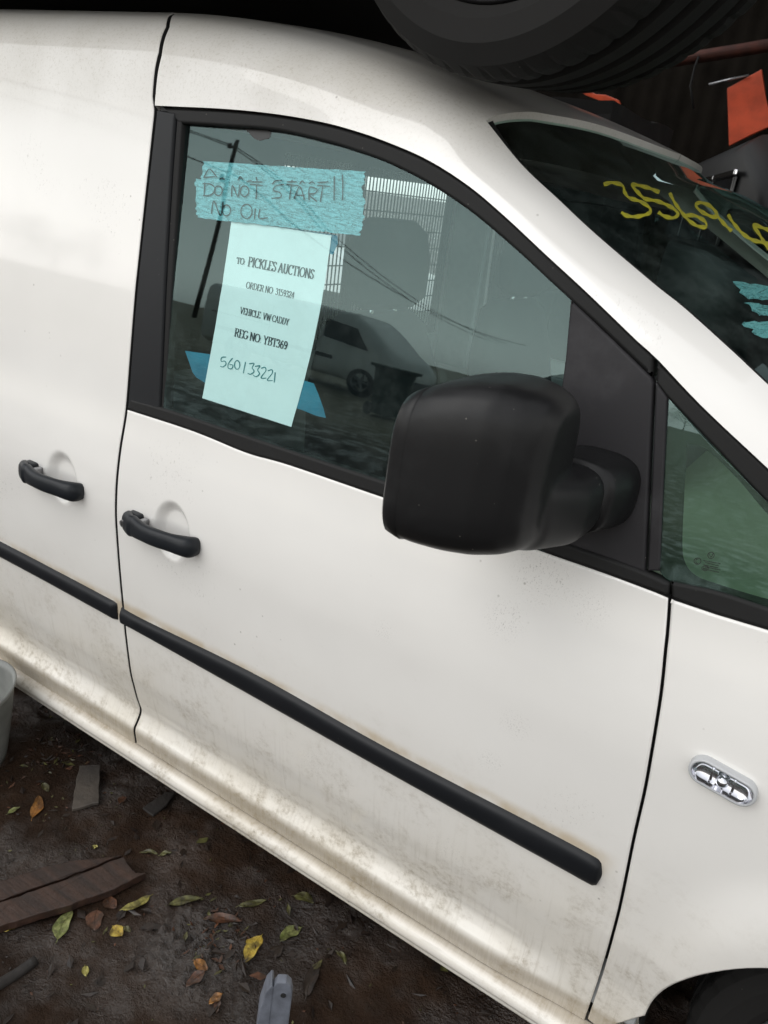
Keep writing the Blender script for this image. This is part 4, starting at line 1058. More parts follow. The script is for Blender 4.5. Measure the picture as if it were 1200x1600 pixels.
# ------------------------------------------------------------------ loose things on the ground
def mudmat(name, a, b, rough=.6, sc=(1, 1, 1), scale=8):
    t = NT(name); n = t.noise(scale, 6, .65, t.coords(sc)); n2 = t.noise(60, 4)
    c = t.mix(t.ramp(n, .3, .7), a, b); t.bsdf(Base_Color=c, Roughness=rough, Normal=t.bump(t.math('ADD', n, n2), .5, .004)); M[name] = t.m
mudmat('wet_wood', (.016, .0085, .006), (.045, .022, .014), .5, (3, 30, 30), 1.5)
mudmat('grey_slate', (.035, .030, .026), (.075, .062, .050), .55)
mudmat('dark_bark', (.010, .008, .007), (.022, .017, .014), .7)
def slab(name, pix, thick, mat, label, cat, lift=.004, jag=0.0, seed=1, group=None):
    """a flat broken piece lying on the mud, traced from the picture"""
    rr = random.Random(seed); pts = [G(*p) for p in pix]; zt = max(p[2] for p in pts) + lift
    pts = [on_plane_z(a, b, zt + thick * .6) for a, b in pix]
    out = []
    for i in range(len(pts)):
        a, b = pts[i], pts[(i + 1) % len(pts)]; n = max(1, int(np.linalg.norm(b - a) / .015))
        for k in range(n): q = a + (b - a) * k / n; out.append(q + np.array([rr.uniform(-jag, jag), rr.uniform(-jag, jag), rr.uniform(-jag, jag) * .5]))
    bm = bmesh.new(); top = [bm.verts.new(q) for q in out]; f = bm.faces.new(top)
    e = bmesh.ops.extrude_face_region(bm, geom=[f]); vs = [v for v in e['geom'] if isinstance(v, bmesh.types.BMVert)]
    bmesh.ops.translate(bm, vec=(0, 0, -thick), verts=vs)
    o = bm_obj(name, bm, mat); md = o.modifiers.new('b', 'BEVEL'); md.width = .002; md.segments = 2; md.limit_method = 'ANGLE'
    return tag(o, label, cat, group)
slab('plank', [(-120, 1462), (-30, 1420), (100, 1375), (193, 1338), (207, 1358), (212, 1363), (228, 1363), (180, 1388), (100, 1416), (0, 1446), (-120, 1490)], .022, 'wet_wood', 'wet brown plank with a splintered end lying in the mud', 'plank', jag=.0016, seed=3)
slab('plank', [(-120, 1430), (0, 1376), (70, 1354), (110, 1345), (150, 1341), (190, 1336), (98, 1372), (-30, 1417), (-120, 1457)], .016, 'wet_wood', 'thin half buried brown plank behind the splintered one', 'plank', lift=.0, jag=.0015, seed=4)
slab('slate_piece', [(124, 1196), (157, 1195), (155, 1230), (154, 1253), (113, 1264), (116, 1235)], .010, 'grey_slate', 'flat grey brown slate piece on the dark mud', 'slate', jag=.0012, seed=5)
slab('slate_piece', [(222, 1262), (259, 1237), (274, 1237), (262, 1256), (239, 1275)], .006, 'dark_bark', 'dim dark slab half under the van sill', 'slate', lift=.0, jag=.0012, seed=6)
a, b = G(-60, 1580), G(57, 1505)
st = [a + (b - a) * s + np.array([0, 0, .008 + .003 * math.sin(7 * s)]) for s in np.linspace(0, 1, 14)]
tag(tube('stick', st, [.014 * (1 - .25 * s) for s in np.linspace(0, 1, 14)], 'dark_bark'), 'dark wet stick lying in the lower left corner', 'stick')

def leaf_material(name, a, b, edge=None):
    t = NT(name); n = t.noise(70, 5, .65); c = t.mix(t.ramp(n, .35, .68), a, b); c = t.mix(t.math('MULTIPLY', t.ramp(t.noise(28, 6, .7), .42, .60), .72), c, (.022, .015, .010))
    t.bsdf(Base_Color=c, Roughness=.38, Specular_IOR_Level=.4, Normal=t.bump(t.noise(220, 3), .3, .002)); M[name] = t.m
leaf_material('leaf_yellow', (.36, .24, .035), (.52, .40, .08)); leaf_material('leaf_green', (.11, .13, .035), (.25, .26, .10)); leaf_material('leaf_lime', (.20, .18, .04), (.34, .30, .09))
leaf_material('leaf_brown', (.055, .022, .012), (.12, .05, .025)); leaf_material('leaf_orange', (.22, .085, .018), (.34, .16, .04)); leaf_material('leaf_olive', (.055, .055, .018), (.12, .115, .04)); leaf_material('leaf_dark', (.012, .009, .008), (.030, .020, .016))
def leaf(b, tp, wr, mat, label, curl=.25, lift=.0035, seed=0):
    rr = random.Random(seed); P, Q = G(*b), G(*tp); ax = Q - P; L = np.linalg.norm(ax); ax /= L; sd_ = np.cross([0, 0, 1], ax); sd_ /= np.linalg.norm(sd_) + 1e-9
    nl, nw = 15, 7; V = []; bend = rr.uniform(-.12, .12); wav = rr.uniform(0, 6)
    for i in range(nl):
        s = i / (nl - 1); hw_ = .5 * wr * L * (math.sin(math.pi * s ** .85) ** .8) * (1 + .10 * math.sin(11 * s + wav)) + (.0006 if 0 < i < nl - 1 else .0002)
        for j in range(nw):
            w = -1 + 2 * j / (nw - 1)
            p = P + ax * L * s + sd_ * (hw_ * w + bend * L * math.sin(math.pi * s))
            p = p + np.array([0, 0, lift + curl * abs(w) ** 1.6 * hw_ + .06 * L * math.sin(2.4 * s + wav) * .5 + .0012 * math.sin(9 * s + 4 * w + wav)])
            V.append(p)
    zmin = min(v[2] - gz(v[0], v[1]) for v in V); V = [v + np.array([0, 0, max(0, .0012 - zmin)]) for v in V]
    F = grid_faces(nl, nw); nb = len(V); V += [v - np.array([0, 0, .0005]) for v in V]; F += [tuple(nb + i for i in f[::-1]) for f in F]
    o = mesh('fallen_leaf', V, F, mat)
    rib = [np.array(V[i * nw + nw // 2]) + np.array([0, 0, .0004]) for i in range(nl)]
    Vt, Ft = tube_geo([P - ax * L * .12 + np.array([0, 0, .003])] + rib, [.0006] + [.0008 * (1 - .7 * i / nl) for i in range(nl)], 5)
    mesh('midrib', Vt, Ft, mat, o)
    tag(o, label, 'leaf', 'fallen leaves on the mud')
LEAVES = [((90, 1470), (113, 1426), .42, 'leaf_green', 'pale green blotched leaf below the splintered plank'),
 ((152, 1424), (149, 1458), .66, 'leaf_brown', 'oval reddish brown leaf beside the pale green leaf'),
 ((234, 1401), (187, 1425), .28, 'leaf_lime', 'slim yellow green leaf pointing up right near the plank end'),
 ((177, 1450), (191, 1465), .85, 'leaf_yellow', 'small broad yellow leaf scrap right of the brown oval leaf'),
 ((194, 1450), (204, 1457), .6, 'leaf_olive', 'tiny olive leaf scrap right of the small yellow scrap'),
 ((28, 1444), (6, 1457), .48, 'leaf_yellow', 'yellow leaf at the left edge under the plank'),
 ((32, 1432), (18, 1441), .5, 'leaf_orange', 'small tan leaf lying against the plank edge at the left'),
 ((133, 1511), (135, 1527), .55, 'leaf_lime', 'tiny pale yellow leaf alone on bare mud lower left'),
 ((408, 1465), (384, 1508), .40, 'leaf_yellow', 'bright yellow pointed leaf, the largest yellow one'),
 ((385, 1478), (394, 1470), .7, 'leaf_yellow', 'small yellow flake touching the largest yellow leaf'),
 ((303, 1504), (324, 1519), .60, 'leaf_orange', 'orange tan leaf on the wet mound, upper one of a pair'),
 ((320, 1522), (290, 1546), .48, 'leaf_brown', 'red brown leaf just under the orange tan leaf on the mound'),
 ((346, 1556), (326, 1572), .55, 'leaf_orange', 'orange leaf below the wet mound near the grey bracket'),
 ((342, 1562), (338, 1585), .45, 'leaf_brown', 'brown leaf tip under the orange leaf near the bracket'),
 ((470, 1451), (437, 1473), .46, 'leaf_green', 'speckled green leaf right of the largest yellow leaf'),
 ((459, 1402), (490, 1413), .50, 'leaf_olive', 'olive leaf close under the van sill'),
 ((373, 1418), (416, 1408), .26, 'leaf_olive', 'narrow green leaf left of the olive leaf under the sill'),
 ((320, 1436), (378, 1443), .30, 'leaf_brown', 'long dark red leaf across the top of the wet mound'),
 ((50, 1280), (60, 1246), .32, 'leaf_orange', 'tan pointed leaf left of the slate piece'),
 ((12, 1273), (31, 1263), .40, 'leaf_green', 'pale green leaf at the far left near the tan pointed leaf'),
 ((186, 1257), (198, 1247), .60, 'leaf_brown', 'small reddish leaf right of the slate piece'),
 ((145, 1323), (153, 1325), .75, 'leaf_lime', 'tiny cream leaf scrap above the plank'),
 ((221, 1334), (246, 1336), .28, 'leaf_olive', 'mossy green strip of leaf right of the plank end'),
 ((249, 1338), (268, 1334), .40, 'leaf_olive', 'second mossy leaf, just right of the green strip'),
 ((263, 1415), (316, 1406), .28, 'leaf_olive', 'long drab green leaf between plank and wet mound'),
 ((430, 1500), (440, 1478), .35, 'leaf_dark', 'black wet leaf curled against the largest yellow leaf'),
 ((478, 1560), (500, 1505), .30, 'leaf_dark', 'long black wet leaf right of the grey bracket'),
 ((184, 1440), (196, 1424), .6, 'leaf_dark', 'dark wet leaf between brown oval and yellow scrap'),
 ((165, 1405), (182, 1420), .7, 'leaf_brown', 'dull red brown leaf just below the plank end'),
 ((66, 1226), (76, 1238), .5, 'leaf_olive', 'small olive leaf above the tan pointed leaf'),
 ((420, 1560), (404, 1575), .5, 'leaf_yellow', 'yellow leaf edge half hidden behind the grey bracket'),
 ((540, 1508), (522, 1486), .25, 'leaf_olive', 'thin dull leaf stalk right of the black wet leaf')]
for k, (b, tp, wr, m, lab) in enumerate(LEAVES): leaf(b, tp, wr, m, lab, seed=k, curl=random.uniform(.1, .45))
# crumbs of leaf, bark and straw nobody could count
V, F, MI = [], [], []
for k in range(3200):
    x, y = rng.uniform(-2.3, .3), rng.uniform(-.75, .6); z = gz(x, y) + .0015
    big = rng.random() < .22; s = rng.uniform(.008, .022) if big else rng.uniform(.0015, .006); a = rng.uniform(0, 6.28); asp = rng.uniform(.15, .6); i = len(V)
    for u, w in ((-1, 0), (-.2, asp), (1, 0), (.1, -asp)): V.append((x + s * (u * math.cos(a) - w * math.sin(a)), y + s * (u * math.sin(a) + w * math.cos(a)), z + rng.uniform(0, .35) * s))
    F.append((i, i + 1, i + 2, i + 3)); MI.append(4 if big and rng.random() < .8 else int(rng.choice([4, 1, 2, 1, 4, 4, 4, 4, 4, 2, 4, 4])))
for px_, py_, n_ in ((130, 1125, 130), (105, 1172, 60), (60, 1190, 50), (330, 1480, 60), (360, 1440, 50)):
    g0 = G(px_, py_)
    for k in range(n_):
        x, y = g0[0] + rng.normal(0, .045), g0[1] + rng.normal(0, .03); z = gz(x, y) + .001; s = rng.uniform(.004, .014); a = rng.uniform(0, 6.28); asp = rng.uniform(.12, .4); i = len(V)
        for u, w in ((-1, 0), (-.2, asp), (1, 0), (.1, -asp)): V.append((x + s * (u * math.cos(a) - w * math.sin(a)), y + s * (u * math.sin(a) + w * math.cos(a)), z + rng.uniform(0, .6) * s))
        F.append((i, i + 1, i + 2, i + 3)); MI.append(int(rng.choice([1, 1, 2, 4, 4, 4])))
tag(mesh('leaf_litter', V, F, ['leaf_lime', 'leaf_brown', 'leaf_olive', 'leaf_orange', 'leaf_dark'], None, False, midx=MI), 'crumbled leaves and bark scattered over the mud', 'litter', kind='stuff')

# grey bracket at the lower edge of the picture, standing in the mud
top = on_plane_z(437, 1535, .42); bx_, by_ = top[0], top[1]
simple('bracket_grey', (.12, .13, .155), .45, nscale=30, namt=.25, bump=.2)
brk = thing('metal_bracket', 'blue grey metal bracket with a bolt hole, standing at the bottom edge', 'bracket', (bx_, by_, 0), 0)
u_ = np.array([AX[0][0], AX[1][0], 0]); u_ /= np.linalg.norm(u_); ang = math.atan2(u_[1], u_[0])
def prism(pts, th, mat, name, parent, rot, loc):
    bm = bmesh.new(); vs = [bm.verts.new((p[0], 0, p[1])) for p in pts]; f = bm.faces.new(vs)
    e = bmesh.ops.extrude_face_region(bm, geom=[f]); bmesh.ops.translate(bm, vec=(0, th, 0), verts=[v for v in e['geom'] if isinstance(v, bmesh.types.BMVert)])
    o = bm_obj(name, bm, mat, parent, bevel=.0022); o.rotation_euler = rot; o.location = loc; return o
prism([(-.012, -.02), (.020, -.02), (.022, .395), (.018, .412), (.010, .420), (-.004, .419), (-.010, .405)], .016, 'bracket_grey', 'plate', brk, (0, 0, ang), (0, 0, 0))
prism([(-.034, -.02), (-.010, -.02), (-.0085, .408), (-.012, .412), (-.020, .398), (-.028, .35)], .030, 'bracket_grey', 'flange', brk, (0, 0, ang + R(6)), (0, .0, 0))
bm = bmesh.new(); bmesh.ops.create_cone(bm, cap_ends=True, segments=20, radius1=.0042, radius2=.0042, depth=.002, matrix=Matrix.Rotation(R(90), 4, 'X')); ho = bm_obj('bolt_hole', bm, 'dark_cavity', brk); ho.location = (.008 * math.cos(ang) + .0008 * math.sin(ang), .008 * math.sin(ang) - .0008 * math.cos(ang), .392); ho.rotation_euler = (0, 0, ang)

# grey curved bumper corner standing at the left edge
simple('bumper_grey', (.17, .175, .165), .40, nscale=8, namt=.3)
bc = on_plane_y(-38, 1118, -.16); zt_ = bc[2]
V = []; nA, nH = 40, 12
for i in range(nA):
    a = R(-70 + 190 * i / (nA - 1))
    for j in range(nH):
        h = j / (nH - 1); r = .13 - .02 * (1 - h) ** 1.5
        for_r = r + (.006 if h > .93 else 0)
        V.append((bc[0] - .150 + for_r * math.cos(a) * 1.05 + .012 * h, -.16 + .02 + for_r * math.sin(a) * 1.15, zt_ * h + .012 * math.sin(a * 1.3) * h))
bo = mesh('bumper_corner', V, grid_faces(nA, nH), 'bumper_grey'); sm_ = bo.modifiers.new('s', 'SOLIDIFY'); sm_.thickness = .005
tag(bo, 'grey curved plastic bumper corner standing beside the sill at the left edge', 'bumper')

# ------------------------------------------------------------------ other vehicles
simple('dark_paint', (.012, .012, .013), .25, nscale=6); simple('black_paint', (.006, .006, .006), .5, spec=.2); simple('pale_paint', (.62, .62, .60), .3, nscale=4); simple('underbody', (.009, .0085, .008), .85, nscale=9)
simple('car_glass', (.02, .022, .024), .06); simple('white_paint', (.74, .74, .72), .25, nscale=3, namt=.05)
def car(name, label, loc, rz, paint, L=4.3, Wd=1.74, H=1.45, clear=.18, wr=.32, wheels=True, steer=0.0, skip_front_near=False, st=None, pan=(-.43, .43)):
    root = thing(name, label, 'car', loc, rz)
    st = st or [(-.5, .42, .62, .80), (-.485, .30, .80, .90), (-.44, .22, .92, .96), (-.30, .18, .96, 1), (0, .18, .94, 1), (.25, .18, .93, 1), (.30, .18, .90, 1), (.42, .20, .78, .97), (.48, .26, .66, .90), (.5, .36, .56, .80)]
    bm = bmesh.new()
    secs = [(x * L, 0, clear + (H * (z0 - .18) * .4 + H * z1 * .68) / 2 - 0, Wd / 2 * w, max(.08, (H * z1 * .68 - H * (z0 - .18) * .4) / 2 - .0), 5) for x, z0, z1, w in st]
    superellipse_loft(bm, secs, 36); bm_obj('body', bm, paint, root, True)
    zt = clear + H * .62
    bm = bmesh.new()
    for f_, top, bot in ((1, None, None),):
        a = [(-.42 * L, zt - .02), (-.30 * L, H - .04), (-.20 * L, H), (.02 * L, H), (.09 * L, H - .05), (.27 * L, zt - .06)]
        ring = []
        for s in (-1, 1):
            ring.append([bm.verts.new((x, s * (Wd / 2 - .05 - .26 * max(0, (z - zt) / (H - zt)) * .8), z)) for x, z in a])
        A, B = ring
        for k in range(len(a) - 1): bm.faces.new((A[k], A[k + 1], B[k + 1], B[k]))
        bm.faces.new(A[::-1]); bm.faces.new(B); bm.faces.new((A[0], B[0], B[-1], A[-1]))
    bm_obj('greenhouse', bm, 'car_glass', root, bevel=.02)
    bm = bmesh.new(); add_box(bm, (-.11 * L, 0, H - .005), (.26 * L, Wd - .52, .035)); bm_obj('roof', bm, paint, root, True, bevel=.015)
    for s in (-1, 1):
        for x0, x1, y0, y1 in ((-.42 * L, -.30 * L, zt, H - .03), (-.11 * L, -.11 * L, zt - .02, H - .01), (.27 * L, .085 * L, zt - .05, H - .04)):
            q = .26 * .8
            tube('pillar', [(x0, s * (Wd / 2 - .045), y0), (x1, s * (Wd / 2 - .055 - q * (y1 - zt) / (H - zt)), y1)], .032, paint, root, 8)
        tube('window_trim', [(-.40 * L, s * (Wd / 2 - .025), zt + .005), (-.1 * L, s * (Wd / 2 - .02), zt + .005), (.25 * L, s * (Wd / 2 - .03), zt - .03)], .010, 'chrome', root, 8)
    box('floor_pan', (L * (pan[0] + pan[1]) / 2, 0, clear + .03), (L * (pan[1] - pan[0]), Wd * .86, .06), 'underbody', root, .01)
    if wheels:
        for fx in (.31, -.30):
            for s in (-1, 1):
                if skip_front_near and fx > 0 and s < 0: continue
                wheel(root, (fx * L, s * (Wd / 2 - .10), wr), (0, 0, 0 if s < 0 else R(180)), wr, .20, nseg=60)
    return root
# the car standing on the van's roof: its near front wheel is the one in view
wc_ = np.array([-.565, .125, 2.118]); TZ = wc_[2] - .345
stk = car('stacked_car', 'dark car stacked on top of the white van, one wheel showing', (wc_[0] - .31 * 4.3, .80, TZ), 0, 'dark_paint', Wd=1.92, clear=.20, wr=.345, wheels=False, pan=(-.43, .20), st=[(-.5, .42, .62, .80), (-.485, .30, .80, .90), (-.44, .22, .92, .96), (-.30, .18, .96, 1), (0, .18, .94, 1), (.20, .18, .93, 1), (.225, .62, .91, 1), (.32, .66, .88, 1), (.37, .72, .86, .98), (.46, .76, .84, .94), (.50, .79, .82, .84)])  # upper nose carried forward out of view, added to shade the windscreen
tube('axle', [(.31 * 4.3, wc_[1] - .80, .345), (.31 * 4.3, -.3, .36), (.22 * 4.3, -.1, .45)], .03, 'underbody', stk)
wheel(stk, (.31 * 4.3, wc_[1] - .80, .345), (R(4.5), 0, -.24), .357, .285, .72, nseg=240, spokes=7, mat_r='rim_dark')
for dx, s in ((-.30, 1), (-.30, -1)): wheel(stk, (dx * 4.3, s * .72, .345), (0, 0, 0 if s < 0 else R(180)), .345, .22, .7, nseg=60)
# big dark 4WD across the van's nose, orange panel on its roof
e0, e1 = np.array([-1.46, 5.1]), np.array([-.76, 3.17]); dv = (e1 - e0) / np.linalg.norm(e1 - e0); nrm = np.array([-dv[1], dv[0]])
if nrm[0] < 0: nrm = -nrm
wag = thing('black_wagon', 'black tall wagon with chrome window trim behind the windscreen', 'car', (e0[0], e0[1], 0), math.atan2(dv[1], dv[0]))
sg = 1 if (-math.sin(wag.rotation_euler.z) * nrm[0] + math.cos(wag.rotation_euler.z) * nrm[1]) > 0 else -1
bm = bmesh.new(); superellipse_loft(bm, [(-1.35, sg * .95, 1.0, .80, .55, 6), (-1.25, sg * .95, .98, .92, .66, 7), (1.0, sg * .95, .98, .95, .66, 8), (2.6, sg * .95, .90, .94, .56, 7), (3.05, sg * .95, .82, .84, .42, 6)], 40); bm_obj('body', bm, 'black_paint', wag, True)
bm = bmesh.new(); superellipse_loft(bm, [(-1.30, sg * .95, 1.75, .84, .30, 8), (-1.2, sg * .95, 1.76, .93, .335, 9), (1.6, sg * .95, 1.76, .95, .34, 9), (2.0, sg * .95, 1.66, .90, .24, 8), (2.3, sg * .95, 1.55, .86, .12, 6)], 48); bm_obj('cabin', bm, 'black_paint', wag, True)
for x0, x1 in ((-1.0, -.1), (.0, .95), (1.05, 1.65)):
    box('side_window', ((x0 + x1) / 2, -.008 * sg, 1.70), (x1 - x0, .02, .34), 'car_glass', wag, .006); box('window_trim', ((x0 + x1) / 2, -.022 * sg, 1.885), (x1 - x0 + .1, .02, .028), 'chrome', wag, .006)
for fx in (-.55, 2.1):
    for yy, rr_ in ((.12, 0 if sg > 0 else 180), (1.78, 180 if sg > 0 else 0)): wheel(wag, (fx, sg * yy, .38), (0, 0, R(rr_)), .38, .22, nseg=60)
simple('orange_paint', (.62, .085, .03), .45, nscale=9, namt=.2)
def stand_panel(name, pix, y, th, mat, label, cat):
    pts = [on_plane_y(a, b, y) for a, b in pix]
    bm = bmesh.new(); vs = [bm.verts.new(p) for p in pts]; f = bm.faces.new(vs); e = bmesh.ops.extrude_face_region(bm, geom=[f])
    bmesh.ops.translate(bm, vec=(.0, th, 0), verts=[v for v in e['geom'] if isinstance(v, bmesh.types.BMVert)]); return tag(bm_obj(name, bm, mat, bevel=.003), label, cat)
stand_panel('orange_sheet', [(1136, 138), (1190, 108), (1196, 150), (1206, 196), (1170, 212), (1139, 228)], 3.9, .03, 'orange_paint', 'flat orange metal sheet standing on the black wagon roof', 'metal sheet')
stand_panel('orange_guard', [(895, 134), (915, 138), (930, 147), (946, 148), (966, 156), (972, 171), (955, 165), (944, 160), (915, 149)], 3.0, .02, 'orange_paint', 'small broken orange guard showing under the tyre', 'guard')
tag(tube('rod', [on_plane_y(1108, 132, 3.885), on_plane_y(1170, 117, 3.885)], .006, 'dull_metal'), 'thin pale metal rod beside the orange panel', 'rod')
simple('rust_red', (.06, .014, .007), .8, nscale=12, namt=.4)
tag(tube('rusty_bar', [on_plane_y(985, 108, 3.6), on_plane_y(1070, 92, 3.6), on_plane_y(1160, 78, 3.6), on_plane_y(1900, -50, 3.6)], .03, 'rust_red', None, 4), 'dull rusty red bar in the dark right of the tyre', 'metal bar')
tag(tube('cable', [on_plane_y(*p, 3.57) for p in ((1092, 88), (1086, 104), (1079, 135), (1084, 170))], .006, 'rubber'), 'thin black cable hanging in the dark right of the tyre', 'cable')
simple('dull_dark', (.03, .028, .026), .6, .3, nscale=20)
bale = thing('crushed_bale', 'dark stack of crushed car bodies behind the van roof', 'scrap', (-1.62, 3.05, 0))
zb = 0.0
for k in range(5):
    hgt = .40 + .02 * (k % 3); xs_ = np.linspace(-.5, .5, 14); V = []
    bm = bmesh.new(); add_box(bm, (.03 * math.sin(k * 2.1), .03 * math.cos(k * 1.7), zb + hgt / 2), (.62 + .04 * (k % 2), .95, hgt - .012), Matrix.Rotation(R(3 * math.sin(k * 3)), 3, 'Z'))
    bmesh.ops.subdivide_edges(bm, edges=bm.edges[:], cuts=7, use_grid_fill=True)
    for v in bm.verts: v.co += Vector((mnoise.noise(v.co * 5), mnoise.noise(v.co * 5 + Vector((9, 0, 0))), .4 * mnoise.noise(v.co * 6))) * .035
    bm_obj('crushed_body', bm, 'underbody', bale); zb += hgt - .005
# shed added behind the row to keep the background dark; roof unseen
def corr(name, x0, x1, y0, z0, z1, mat, parent=None, roof=False, y1=0):
    xs = np.arange(x0, x1, .038); V = []
    for x in xs:
        w = .012 * math.sin(2 * math.pi * x / .15)
        V += [(x, y0 + w, z0), (x, y0 + w, z1)] if not roof else [(x, y0, z0 + w), (x, y1, z1 + w)]
    return mesh(name, V, grid_faces(len(xs), 2), mat, parent)
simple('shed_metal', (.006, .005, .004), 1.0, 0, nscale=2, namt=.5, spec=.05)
shed = thing('added_shed', 'added open fronted iron shed that darkens the background behind the vehicles', 'shed', (0, 0, 0))
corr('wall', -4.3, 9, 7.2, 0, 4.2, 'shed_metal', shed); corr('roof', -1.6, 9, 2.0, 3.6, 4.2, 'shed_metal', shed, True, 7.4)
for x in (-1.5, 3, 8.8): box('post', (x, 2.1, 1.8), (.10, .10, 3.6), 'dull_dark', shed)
car('white_hatchback', 'white hatchback glimpsed through the cab behind the headrests', (-5.0, 4.3, 0), R(4), 'white_paint')
stk2 = car('shade_wreck', 'unseen dark wreck added over the black wagon to shade the background', (.9, 5.6, 2.2), R(100), 'dark_paint', clear=.2)  # out of view, added so the space beneath stays dark

# ------------------------------------------------------------------ across the yard (seen in the glass and paint)
ov = thing('delivery_van', 'white delivery van across the yard, mirrored in the door window', 'van', (-11.0, -14.2, 0), 0)
OL = 5.6
secs = [(-2.8, 0, 1.15, .88, .80, 6), (-2.76, 0, 1.17, .95, .88, 7), (0, 0, 1.19, .96, .92, 7), (1.35, 0, 1.18, .96, .91, 7), (1.75, 0, 1.06, .95, .80, 6), (2.25, 0, .86, .94, .58, 5), (2.62, 0, .76, .90, .44, 4), (2.78, 0, .70, .80, .34, 4)]
bm = bmesh.new(); superellipse_loft(bm, secs, 44); bm_obj('body', bm, 'white_paint', ov, True)
for s in (-1, 1):
    bm = bmesh.new(); vs = [bm.verts.new((x, s * .972, z)) for x, z in ((.75, 1.30), (1.95, 1.18), (1.55, 1.72), (.75, 1.80))]; f = bm.faces.new(vs); e = bmesh.ops.extrude_face_region(bm, geom=[f]); bmesh.ops.translate(bm, vec=(0, -s * .05, 0), verts=[v for v in e['geom'] if isinstance(v, bmesh.types.BMVert)]); bm_obj('side_window', bm, 'car_glass', ov)
    box('rub_strip', (-.6, s * .962, .78), (3.4, .03, .10), 'trim_plastic', ov)
    box('door_seam', (.62, s * .957, 1.05), (.012, .012, 1.5), 'dark_cavity', ov, 0); box('door_seam', (-.75, s * .957, 1.05), (.012, .012, 1.5), 'dark_cavity', ov, 0)
    tube('slide_rail', [(-2.5, s * .965, 1.22), (-.8, s * .965, 1.22)], .015, 'trim_plastic', ov, 6)
    for x in (1.9, -1.6): wheel(ov, (x, s * .86, .34), (0, 0, 0 if s < 0 else R(180)), .34, .21, nseg=60)
box('windscreen', (1.93, 0, 1.43), (.03, 1.55, .66), 'car_glass', ov, .01, Matrix.Rotation(R(-48), 3, 'Y'))
box('bumper', (2.72, 0, .50), (.24, 1.72, .30), 'trim_plastic', ov, .06)
bn = thing('wheelie_bin', 'dark green wheelie bin by the delivery van nose', 'bin', (-7.0, -11.0, 0), R(20))
simple('bin_green', (.012, .03, .02), .5)
bm = bmesh.new(); superellipse_loft(bm, [(0.05, 0, 0, .22, .24, 6), (.9, 0, 0, .28, .30, 6), (.93, 0, 0, .31, .33, 6)]); bmesh.ops.transform(bm, matrix=Matrix(((0, 1, 0, 0), (0, 0, 1, 0), (1, 0, 0, 0), (0, 0, 0, 1))), verts=bm.verts); bm_obj('tub', bm, 'bin_green', bn)
box('lid', (0, 0, .97), (.66, .68, .07), 'bin_green', bn, .025)
for s in (-1, 1): 
    bm = bmesh.new(); bmesh.ops.create_cone(bm, cap_ends=True, segments=24, radius1=.1, radius2=.1, depth=.05, matrix=Matrix.Translation((-.22, s * .27, .1)) @ Matrix.Rotation(R(90), 4, 'X')); bm_obj('bin_wheel', bm, 'rubber', bn)
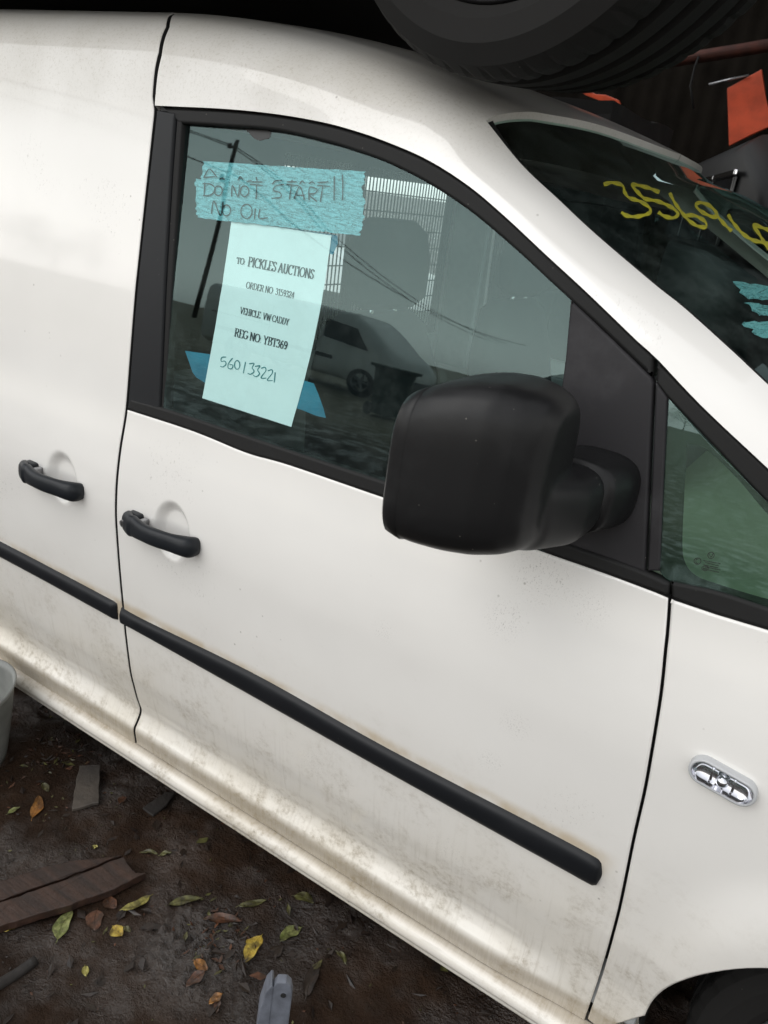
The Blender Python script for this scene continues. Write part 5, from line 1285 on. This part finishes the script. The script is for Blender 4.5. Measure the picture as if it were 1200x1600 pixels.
# power pole and wires
simple('pole_wood', (.06, .05, .042), .85, nscale=4, namt=.4)
pole = thing('power_pole', 'timber power pole with two crossarms beyond the yard, mirrored in the window', 'power pole', (-38, -38, 0), R(38)); pole.rotation_euler = (R(2), R(7), R(38))
tube('shaft', [(0, 0, 0), (0, 0, 5), (0, 0, 11.2)], [.17, .15, .12], 'pole_wood', pole, 12)
for z in (10.6, 8.6):
    box('crossarm', (0, .2, z), (3.6, .14, .16), 'pole_wood', pole, .01)
    for x in (-1.6, -.8, .8, 1.6): tube('insulator', [(x, .2, z + .06), (x, .2, z + .3)], .06, 'dull_dark', pole, 8)
tube('brace', [(0, -.1, 7.4), (1.0, .1, 8.5)], .05, 'pole_wood', pole, 8)
for k, (dx, zz) in enumerate(((-1.4, 10.8), (-.7, 10.8), (1.3, 8.8))):
    pA = np.array([-37 + dx * .8, -38 + dx * .6, zz]); pB = np.array([-62 + dx * 2, -150, 9.6 + .5 * k]); pC = np.array([-34 + dx, 10, zz + .2])
    pts = [pC + (pA - pC) * s - np.array([0, 0, .9 * math.sin(math.pi * s)]) for s in np.linspace(0, 1, 14)] + [pA + (pB - pA) * s - np.array([0, 0, 1.6 * math.sin(math.pi * s)]) for s in np.linspace(0, 1, 20)[1:]]
    tag(tube('power_line', pts, .035, 'dark_cavity', None, 6), ('upper', 'second', 'lowest')[k] + ' overhead wire strung from the timber power pole', 'wire', 'overhead wires')
# trees on the far side of the yard
leaf_material('foliage', (.020, .030, .012), (.05, .07, .026)); simple('bark', (.05, .04, .032), .9, nscale=10)
def tree(x, y, h, w, label, seed):
    r = np.random.default_rng(seed); root = thing('yard_tree', label, 'tree', (x, y, 0), 0, 'trees beyond the yard')
    tube('trunk', [(0, 0, -.1), (.1, .05, h * .25), (.0, .1, h * .55)], [h * .03, h * .024, h * .012], 'bark', root, 9)
    for k in range(5):
        a = k * 1.3; tube('limb', [(0.03, .05, h * (.28 + .04 * k)), (w * .3 * math.cos(a), w * .3 * math.sin(a), h * (.5 + .05 * k))], [h * .012, h * .005], 'bark', root, 6)
    cl = [(r.normal(0, w * .26), r.normal(0, w * .26), h * (.42 + .5 * r.random()), w * r.uniform(.12, .26)) for _ in range(26)]
    V, F = [], []
    for k in range(2600):
        cx, cy, cz, cr_ = cl[r.integers(len(cl))]; d = r.normal(size=3); d /= np.linalg.norm(d); p = np.array([cx, cy, cz]) + d * cr_ * r.random() ** .4; s = h * r.uniform(.012, .026)
        a = r.normal(size=3); a /= np.linalg.norm(a); b = np.cross(a, r.normal(size=3)); b /= np.linalg.norm(b); i = len(V); V += [p + a * s, p + b * s * .6, p - a * s, p - b * s * .6]; F.append((i, i + 1, i + 2, i + 3))
    mesh('crown', V, F, 'foliage', root, False)
for k, (x, y, h, w, lab) in enumerate([(-17, -140, 6.0, 11, 'broad round tree beyond the yard, right of centre'), (-24, -146, 4.6, 9, 'lower tree left of the broad round tree'), (-9, -148, 4.4, 9, 'rightmost low tree of the far row'), (-95, -70, 8, 11, 'large tree left of the power pole'), (-112, -62, 7, 9, 'leftmost tree of the far row')]): tree(x, y, h, w, lab, 40 + k)
